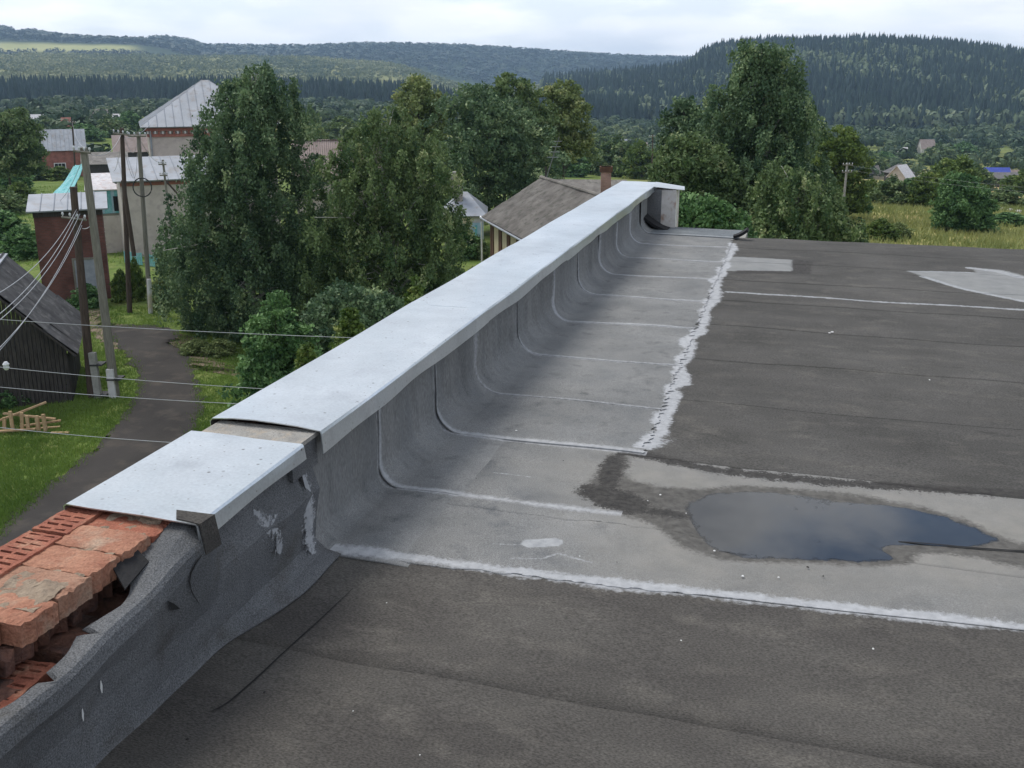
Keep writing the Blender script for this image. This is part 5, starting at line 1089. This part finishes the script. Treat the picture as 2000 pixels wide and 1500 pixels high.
tree_px('weeping_birch', 'tall dark weeping birch left of centre, hiding half the beige house', 41, [(126, 478, 545), (150, 448, 568), (200, 405, 590), (260, 378, 600), (330, 350, 612), (420, 338, 618), (520, 330, 618), (590, 350, 612), (630, 390, 590), (655, 440, 565)],
        'leaf_birch', 'weep', 1500, 84, 0.066, 0.38, 'bark_birch', 0.20, limbs=60, lump=0.45)
tree_px('leafy_birch', 'broad olive green birch standing beside the weeping birch, behind the parapet', 39, [(216, 715, 785), (245, 672, 832), (295, 632, 868), (350, 620, 882), (430, 615, 896), (500, 615, 915), (560, 620, 935), (620, 620, 930), (680, 640, 900)],
        'leaf_olive', 'weep', 1500, 80, 0.064, 0.34, 'bark_birch', 0.16, limbs=80, lump=0.42)
tree_px('hazel_shrub', 'dark hazel thicket in the gap between the two big birches', 48, [(420, 580, 650), (460, 565, 680), (520, 560, 690), (580, 560, 690), (640, 570, 690)], 'leaf_birch', 'ball', 460, 50, 0.085, 0.36, cat='shrub', trunk_r=0.07)
tree_px('poplar_tree', 'pale olive poplar, left one of the tree group behind the whitewashed house', 84, [(150, 800, 830), (170, 778, 850), (215, 765, 870), (280, 765, 880), (340, 770, 880)], 'leaf_yellow', 'ball', 420, 50, 0.13, 0.55, lump=0.5, group='tree group behind the houses')
tree_px('poplar_tree', 'dark green tree in the middle of the group behind the slate house', 72, [(168, 890, 945), (195, 858, 1005), (240, 850, 1050), (310, 860, 1085), (380, 880, 1090), (430, 890, 1080)], 'leaf_birch', 'ball', 700, 55, 0.12, 0.55, lump=0.45, group='tree group behind the houses')
tree_px('poplar_tree', 'olive tree with ragged tall tip in the group, right of its dark middle', 80, [(146, 985, 1000), (160, 955, 1030), (190, 950, 1060), (230, 945, 1080), (300, 960, 1080), (350, 970, 1075)], 'leaf_olive', 'ball', 460, 50, 0.13, 0.55, lump=0.5, group='tree group behind the houses')
tree_px('poplar_tree', 'sparse yellow olive tree at the right end of the group', 86, [(158, 1085, 1115), (185, 1050, 1145), (220, 1045, 1155), (270, 1050, 1155), (310, 1050, 1150)], 'leaf_yellow', 'ball', 330, 46, 0.13, 0.5, lump=0.55, group='tree group behind the houses')
tree_px('tall_birch', 'tallest weeping birch right of centre, breaking the skyline before the forest hill', 46, [(80, 1432, 1538), (100, 1424, 1548), (140, 1418, 1562), (170, 1408, 1582), (200, 1385, 1592), (260, 1380, 1590), (330, 1390, 1610), (400, 1395, 1625), (480, 1400, 1625), (560, 1420, 1600)],
        'leaf_birch', 'weep', 1450, 80, 0.072, 0.42, 'bark_birch', 0.20, limbs=80, lump=0.55)
tree_px('young_birch', 'small birch in front of the tall one, right above the roof edge', 38, [(318, 1500, 1550), (350, 1480, 1620), (400, 1470, 1660), (450, 1468, 1672), (520, 1475, 1672)], 'leaf_olive', 'weep', 620, 52, 0.07, 0.30, 'bark_birch', 0.09, limbs=34, lump=0.45)
tree_px('pine_tree', 'dark bushy tree with domed top directly left of the tallest birch', 58, [(198, 1322, 1352), (220, 1305, 1375), (260, 1295, 1395), (310, 1290, 1410), (380, 1295, 1410)], 'leaf_birch', 'ball', 420, 50, 0.10, 0.42, lump=0.35)
tree_px('willow_tree', 'mid green bushy tree above the far end of the parapet', 44, [(268, 1310, 1370), (300, 1285, 1420), (350, 1278, 1440), (410, 1285, 1460), (460, 1300, 1470), (540, 1320, 1460)], 'leaf_olive', 'ball', 760, 52, 0.085, 0.36, lump=0.4)
tree_px('willow_tree', 'light green tree with concrete pole in front, right of the tallest birch', 84, [(250, 1622, 1655), (270, 1600, 1680), (310, 1585, 1692), (360, 1590, 1690), (410, 1600, 1680)], 'leaf_lime', 'ball', 420, 50, 0.13, 0.5, lump=0.35)
tree_px('elder_shrub', 'dark shrub peeping over the roof edge right of the parapet end', 30, [(396, 1330, 1400), (420, 1320, 1440), (450, 1320, 1455), (520, 1330, 1450)], 'leaf_green', 'ball', 300, 50, 0.07, 0.28, cat='shrub', trunk_r=0.05)
tree_px('garden_tree', 'round green tree at the left edge beside the red cottage', 112, [(214, 15, 45), (235, -15, 62), (270, -40, 76), (310, -45, 78), (340, -40, 74)], 'leaf_olive', 'ball', 420, 50, 0.17, 0.7, lump=0.4)
tree_px('roadside_shrub', 'fresh green shrub on the road bend under the weeping birch', 27.5, [(578, 530, 556), (610, 500, 580), (650, 480, 600), (700, 468, 620), (750, 462, 640), (810, 465, 640)], 'leaf_green', 'ball', 420, 52, 0.062, 0.24, cat='shrub', trunk_r=0.05, limbs=30, lump=0.5)
tree_px('roadside_shrub', 'dark low shrub under the leafy birch beside the parapet', 30, [(560, 640, 700), (590, 600, 780), (640, 590, 830), (700, 600, 830)], 'leaf_birch', 'ball', 420, 50, 0.065, 0.28, cat='shrub', trunk_r=0.05, lump=0.45)
tree_px('yellow_shrub', 'bright yellow green sprig rising right behind the coping edge', 21, [(604, 676, 692), (625, 662, 702), (655, 650, 715), (720, 640, 730)], 'leaf_lime', 'ball', 110, 46, 0.05, 0.14, cat='shrub', trunk_r=0.03, lump=0.6)
tree_px('yellow_shrub', 'smaller yellow green sprig behind the coping, further up the parapet', 22, [(556, 806, 818), (575, 795, 828), (640, 785, 830)], 'leaf_lime', 'ball', 60, 40, 0.05, 0.12, cat='shrub', trunk_r=0.03, lump=0.6)
tree_px('yellow_shrub', 'small yellow green sprig behind the coping below the roadside shrub', 23, [(676, 590, 606), (690, 582, 615), (740, 575, 620)], 'leaf_lime', 'ball', 60, 40, 0.05, 0.12, cat='shrub', trunk_r=0.03, lump=0.6)
tree_px('dark_bush', 'large dark round bush in the field on the right', 76, [(345, 1858, 1895), (365, 1842, 1918), (395, 1832, 1928), (428, 1828, 1930), (444, 1832, 1926)], 'leaf_green', 'ball', 520, 50, 0.11, 0.42, cat='shrub', trunk_r=0.08, lump=0.3)
tree_px('apple_tree', 'green tree behind the dark bush near the cream roof', 120, [(308, 1865, 1885), (330, 1830, 1905), (360, 1810, 1915), (390, 1800, 1905)], 'leaf_lime', 'ball', 300, 46, 0.17, 0.6, lump=0.4)
# countable bushes and small trees of the middle distance: two patterns, each copy turned and sized on its own
def bush_proto(leafm, nm):
    t = thing(nm, (0, 0, -60), 'x', 'shrub'); WL[t.name] = np.zeros(3); t.location = (0, 0, 0)
    Z = np.array([0, 0.25, 0.55, 0.85, 1.0]); RR = np.array([0.40, 0.52, 0.48, 0.30, 0.12])
    C, P, T = crown_points(Z, Z*0, Z*0, RR, 170, 34, 0.13, 'ball', 1.0, 0.4)
    P[:, 2] = np.maximum(P[:, 2], 0.0); V, F = leaf_quads(P, 0.042); fast_mesh('crown', V, F, M[leafm], t, np.repeat(T, 4))
    b = MB()
    for i in range(7): c = C[i*20]; b.tube([(0, 0, -0.08), c*0.5, c], [0.02, 0.013, 0.005], 5, False)
    b.build('stem', M['bark'], t); return t
PROTO = {k: bush_proto(k, 'bush') for k in ('leaf_green', 'leaf_olive', 'leaf_lime', 'leaf_yellow')}
USED = {}
def copy_bush(kind, p, h, wdt, label, name, cat='shrub', group='bushes and small trees around the village'):
    src = PROTO[kind]
    if kind not in USED: o = src; USED[kind] = True
    else:
        o = src.copy(); COL.objects.link(o)
        for ch in src.children: c2 = ch.copy(); COL.objects.link(c2); c2.parent = o
    o.name = name; o.location = tuple(p); o.scale = (wdt, wdt, h); o.rotation_euler = (0, 0, random.random()*6.28); tag(o, label, cat, group)
BUSH = [  # x, y of foot, height px, width px, kind, where
    (20, 372, 50, 70, 'leaf_green', 'left edge under the round tree'), (58, 352, 36, 60, 'leaf_olive', 'under the window of the red cottage'), (118, 352, 24, 60, 'leaf_lime', 'on the lawn before the red cottage'), (10, 420, 46, 80, 'leaf_olive', 'left edge at mid height of the lawn'),
    (40, 400, 40, 60, 'leaf_lime', 'left lawn above the brick tower roof'), (12, 480, 66, 100, 'leaf_green', 'left edge beside the brick tower wall'), (45, 505, 60, 80, 'leaf_green', 'between the left edge and the brick tower foot'), (172, 600, 46, 60, 'leaf_green', 'at the foot of the brick tower door'),
    (240, 590, 60, 40, 'leaf_lime', 'between the double pole and the turquoise shed'), (270, 588, 80, 34, 'leaf_lime', 'between the two pole feet, tall one'), (320, 600, 60, 60, 'leaf_yellow', 'right of the white pole footing'), (300, 480, 60, 60, 'leaf_green', 'against the annex wall under the brace'),
    (345, 560, 90, 60, 'leaf_green', 'at the left foot of the weeping birch'), (385, 690, 28, 60, 'leaf_yellow', 'dry weeds below the weeping birch by the road, left'), (432, 694, 34, 60, 'leaf_yellow', 'dry weeds below the weeping birch by the road, right'), (20, 792, 46, 70, 'leaf_green', 'dark weeds at the foot of the barn wall'),
    (625, 330, 80, 50, 'leaf_yellow', 'right of the rosy slate roof between the big trees'), (668, 265, 32, 70, 'leaf_lime', 'above the rosy slate roof, bright one'), (610, 300, 80, 50, 'leaf_olive', 'left of the rosy slate roof'), (905, 505, 60, 60, 'leaf_green', 'before the whitewashed house wall'),
    (935, 505, 40, 40, 'leaf_olive', 'at the downpipe of the slate house'), (1010, 370, 66, 90, 'leaf_olive', 'behind the ridge of the slate house, left'), (1105, 345, 50, 80, 'leaf_green', 'behind the slate house aerial'), (1150, 340, 56, 80, 'leaf_lime', 'above the rosy chimney, left'),
    (1205, 345, 70, 80, 'leaf_olive', 'above the rosy chimney, right'), (1250, 350, 66, 70, 'leaf_lime', 'light one above the coping end'), (1175, 305, 40, 70, 'leaf_olive', 'further back above the rosy chimney'), (1235, 312, 34, 70, 'leaf_olive', 'further back above the coping end'),
    (1120, 310, 46, 60, 'leaf_lime', 'under the sparse tree of the group'), (1686, 420, 38, 28, 'leaf_green', 'small dark green one alone in the field'), (1700, 395, 40, 60, 'leaf_lime', 'left end of the field hedge'), (1740, 400, 50, 70, 'leaf_olive', 'second in the field hedge'),
    (1775, 395, 44, 60, 'leaf_green', 'third in the field hedge'), (1800, 405, 60, 60, 'leaf_lime', 'left of the dark round bush'), (1830, 372, 40, 60, 'leaf_olive', 'behind the dark round bush, left'), (1905, 372, 44, 60, 'leaf_olive', 'behind the dark round bush, right'),
    (1960, 405, 34, 80, 'leaf_olive', 'right of the dark round bush by the stones'), (1995, 380, 44, 70, 'leaf_lime', 'right edge above the stones'), (1970, 440, 24, 90, 'leaf_green', 'low one at the right edge of the field'), (1720, 470, 40, 60, 'leaf_lime', 'yellow green one at the near edge of the field'),
    (1752, 465, 30, 50, 'leaf_yellow', 'dry one at the near edge of the field'), (1860, 352, 34, 60, 'leaf_lime', 'left of the long grey shed'), (1690, 345, 46, 70, 'leaf_olive', 'right of the light tree'), (1725, 330, 30, 60, 'leaf_green', 'left of the dark hipped house'),
    (1830, 322, 34, 70, 'leaf_olive', 'above the cream roof'), (1880, 318, 36, 60, 'leaf_green', 'left of the blue roof'), (90, 262, 30, 60, 'leaf_olive', 'above the red cottage, left'), (165, 275, 30, 70, 'leaf_green', 'above the red cottage, right'), (215, 268, 36, 60, 'leaf_olive', 'between pole tops and far roofs'), (255, 262, 40, 60, 'leaf_green', 'left of the hipped house cornice')]
for (x, y, hp, wp, kd, wh_) in BUSH:
    p = ground(x, y); d = float((p-CAM)@FH); h = hp*d/FPX*1.02; wdt = wp*d/FPX
    copy_bush(kd, p-ZZ*0.05, h, wdt, {'leaf_green': 'dark green', 'leaf_olive': 'olive green', 'leaf_lime': 'light green', 'leaf_yellow': 'yellowish'}[kd]+' bush '+wh_, 'bush')
for kd, pr in PROTO.items():
    if kd not in USED: bpy.data.objects.remove(pr)

# ---- woods and scrub that read as one mass
def scatter(rect, n, keep=None):
    """ground points with polar density: rect = px0, px1, r0, r1"""
    p = rect[0]+(rect[1]-rect[0])*RNG.random(n); r = np.sqrt(rect[2]**2+(rect[3]**2-rect[2]**2)*RNG.random(n))
    ph = np.arctan((p-1000)/1965); X = r*(np.cos(ph)*FH[0]+np.sin(ph)*RT[0]); Y = r*(np.cos(ph)*FH[1]+np.sin(ph)*RT[1])
    Q = np.stack([X, Y, terrain(X, Y)], -1)
    if keep is not None: k = keep(p, r, Q); Q = Q[k]
    return Q
def conifer_template(tiers=4, seg=6):
    V = []; F = []
    for t in range(tiers):
        z0 = 0.12+0.80*t/tiers; z1 = min(1.0, z0+0.42); r = 0.17*(1-0.82*t/tiers); k = len(V)
        for j in range(seg): a = 6.283*j/seg+t; V.append((r*math.cos(a)*(0.8+.4*((j*7+t*3) % 5)/5), r*math.sin(a)*(0.8+.4*((j*5+t) % 4)/4), z0-0.03*(j % 2)))
        V.append((0, 0, z1)); F += [(k+j, k+(j+1) % seg, k+seg) for j in range(seg)]
    return np.array(V), np.array(F)
def leafball_template(n=46, seed=0):
    g = np.random.default_rng(seed); d = g.normal(0, 1, (n, 3)); d /= np.linalg.norm(d, axis=1)[:, None]; c = d*np.array([0.42, 0.42, 0.40])*(0.75+0.3*g.random((n, 1)))+np.array([0, 0, 0.52])
    a = g.normal(0, 1, (n, 3)); a -= d*(a*d).sum(1)[:, None]*0.6; a /= np.linalg.norm(a, axis=1)[:, None]; b = np.cross(d, a); s = 0.17
    V = np.stack([c+a*s, c-a*s*.5+b*s*.85, c-a*s*.5-b*s*.85], 1).reshape(-1, 3); return V, np.arange(3*n).reshape(n, 3)
def mass(name, label, pts, hs, ws, templ, matl, tint, cat='forest'):
    Vt, Ft = templ; n = len(pts); a = RNG.random(n)*6.283; c, s = np.cos(a)[:, None], np.sin(a)[:, None]
    X = Vt[None, :, 0]*c-Vt[None, :, 1]*s; Y = Vt[None, :, 0]*s+Vt[None, :, 1]*c
    V = np.stack([X*ws[:, None], Y*ws[:, None], Vt[None, :, 2]*hs[:, None]*np.ones_like(X)], -1)+pts[:, None, :]
    F = (Ft[None]+(np.arange(n)*len(Vt))[:, None, None]).reshape(-1, Ft.shape[1])
    tt = np.clip(np.repeat(tint, len(Vt))+RNG.normal(0, 0.06, n*len(Vt)), 0, 1)
    o = fast_mesh(name, V.reshape(-1, 3), F, M[matl], None, tt, kind='stuff'); return tag(o, label, cat)
def pn(Q, s, sd=0): return np.sin(Q[:, 0]*s+sd)*np.cos(Q[:, 1]*s*1.1+2*sd)+0.6*np.sin(Q[:, 0]*s*2.7+Q[:, 1]*s*2.1+sd)
CT = conifer_template()
Q = scatter((1060, 2500, 880, 1680), 11000, lambda p, r, Q: RNG.random(len(p)) < np.clip((p-1000)/250, 0, 1)); n = len(Q)
mix = pn(Q, 0.012, 1)+RNG.normal(0, .7, n); isb = mix > 0.45
mass('hill_conifer_forest', 'dark spruce forest covering the steep hill on the right', Q[~isb], 19+10*RNG.random((~isb).sum()), 23+10*RNG.random((~isb).sum()), CT, 'conifer', np.clip(0.38+0.16*mix[~isb]*.5+RNG.normal(0, .18, (~isb).sum()), 0, 1))
mass('hill_birch_stands', 'paler leafy trees scattered through the spruce forest of the right hill', Q[isb], 16+7*RNG.random(isb.sum()), 12+5*RNG.random(isb.sum()), leafball_template(34, 3), 'aspen', np.clip(0.72+RNG.normal(0, .2, isb.sum()), 0, 1))
Q = scatter((-700, 1250, 860, 1060), 4600); n = len(Q)
mass('conifer_belt', 'dark belt of spruces along the far side of the valley', Q, 13+14*RNG.random(n)**1.3, 20+12*RNG.random(n), CT, 'conifer', np.clip(0.25+RNG.normal(0, .15, n), 0, 1))
Q = scatter((-900, 1150, 1060, 2150), 15000, lambda p, r, Q: (pn(Q, 0.006, 2)+RNG.normal(0, .8, len(p)) > -0.9)); n = len(Q); cl = pn(Q, 0.007, 4)
mass('young_plantation', 'yellow green young wood with dark spots on the rising slope', Q, 5+6*RNG.random(n), 9+6*RNG.random(n), leafball_template(16, 5), 'plant', np.clip(0.55+0.22*cl+RNG.normal(0, .25, n), 0, 1))
Q = scatter((-900, 1500, 2650, 3700), 12000); n = len(Q)
mass('far_ridge_forest', 'bluish forest along the distant ridge skyline', Q, 14+9*RNG.random(n), 22+12*RNG.random(n), leafball_template(12, 6), 'conifer', np.clip(0.35+RNG.normal(0, .2, n), 0, 1))
Q = scatter((-900, 900, 2120, 2430), 2600, lambda p, r, Q: (p < 420)); n = len(Q)
mass('meadow_edge_wood', 'dark wood below the pale hillside meadow at the upper left', Q, 8+4*RNG.random(n), 14+8*RNG.random(n), leafball_template(14, 8), 'conifer', np.clip(0.3+RNG.normal(0, .2, n), 0, 1))
Q = scatter((-900, 2600, 210, 860), 5200, lambda p, r, Q: (RNG.random(len(p)) < np.where(r > 520, 0.95, np.where(r > 330, 0.55, 0.28))) & (pn(Q, 0.02, 3)+RNG.normal(0, .5, len(p)) > -0.6) & ~((p > 1690) & (r < 290))); n = len(Q); rr = np.hypot(Q[:, 0], Q[:, 1])
mass('valley_scrub', 'leafy scrub and small trees filling the valley between houses and forest', Q, (3.0+5.5*RNG.random(n))*np.where(rr > 560, 1.25, 0.9), (5+5*RNG.random(n))*np.where(rr > 560, 1.2, .85), leafball_template(64, 9), 'scrub', np.clip(0.5+0.25*pn(Q, .015, 6)+RNG.normal(0, .2, n), 0, 1))
# ---- grass
def blades(name, label, Q, h, spread, per, matl, tint):
    n = len(Q); P = np.repeat(Q, per, 0)+np.concatenate([RNG.normal(0, spread, (n*per, 2)), np.zeros((n*per, 1))], 1)
    P[:, 2] = terrain(P[:, 0], P[:, 1]); d = RNG.normal(0, 0.35, (n*per, 3)); d[:, 2] = 1; d *= (h*(0.5+RNG.random(n*per)))[:, None]
    a = RNG.random(n*per)*6.283; w_ = np.stack([np.cos(a), np.sin(a), 0*a], -1)*(h*0.13)
    V = np.stack([P-w_, P+w_, P+d], 1).reshape(-1, 3)
    o = fast_mesh(name, V, np.arange(3*n*per).reshape(-1, 3), M[matl], None, np.clip(np.repeat(np.repeat(tint, per), 3)+RNG.normal(0, .12, 3*n*per), 0, 1), kind='stuff'); return tag(o, label, 'grass')
roadL = np.array(gp((-120, 1130), (-40, 1075), (40, 1000), (125, 925), (200, 860), (250, 800), (272, 755), (262, 718), (238, 682), (205, 655), (180, 640), (350, 640), (345, 672), (372, 705), (392, 750), (394, 800), (380, 850), (330, 920), (250, 1000), (190, 1060)))
def px_area(n, x0, x1, y0, y1):
    out = []
    for x, y in zip(x0+(x1-x0)*RNG.random(n), y0+(y1-y0)*RNG.random(n)): out.append(onz(x, y, 0.0))
    return np.array(out)
Q = px_area(16000, -60, 520, 600, 1080); k = inside_dist(Q[:, :2], roadL) < 0.12; Q = Q[k]
blades('roadside_grass', 'short grass on both sides of the dirt road', Q, 0.10, 0.12, 9, 'grass', np.clip(0.42+0.3*pn(Q, 0.8, 1)*.5, 0, 1))
Q = scatter((1500, 2400, 55, 125), 5200, lambda p, r, Q: p > 1560); blades('field_grass', 'tall ochre and green grass of the field on the right', Q, 0.42, 0.35, 8, 'straw', np.clip(0.5+0.35*pn(Q, .12, 2)*.7, 0, 1))
Q = scatter((-700, 420, 62, 150), 3500); blades('lawn_grass', 'bright green garden grass behind the brick tower', Q, 0.25, 0.4, 8, 'grass', np.clip(0.62+0.3*pn(Q, .15, 3)*.6, 0, 1))

# ================================================================== HAZE
hb_ = MB().box((0, 0, 55), (11500, 11500, 230)).build('haze', M['glass']); hb_.data.materials.clear()
hm_ = bpy.data.materials.new('thin_air_haze'); hm_.use_nodes = True; nn_ = hm_.node_tree.nodes; nn_.remove(nn_['Principled BSDF'])
pv = nn_.new('ShaderNodeVolumePrincipled'); pv.inputs['Color'].default_value = (0.52, 0.74, 1.0, 1); pv.inputs['Density'].default_value = 0.00014; pv.inputs['Anisotropy'].default_value = 0.2
hm_.node_tree.links.new(pv.outputs[0], nn_['Material Output'].inputs['Volume']); hb_.data.materials.append(hm_); hb_['kind'] = 'stuff'
tag(hb_, 'thin bluish haze over the whole valley', 'haze')
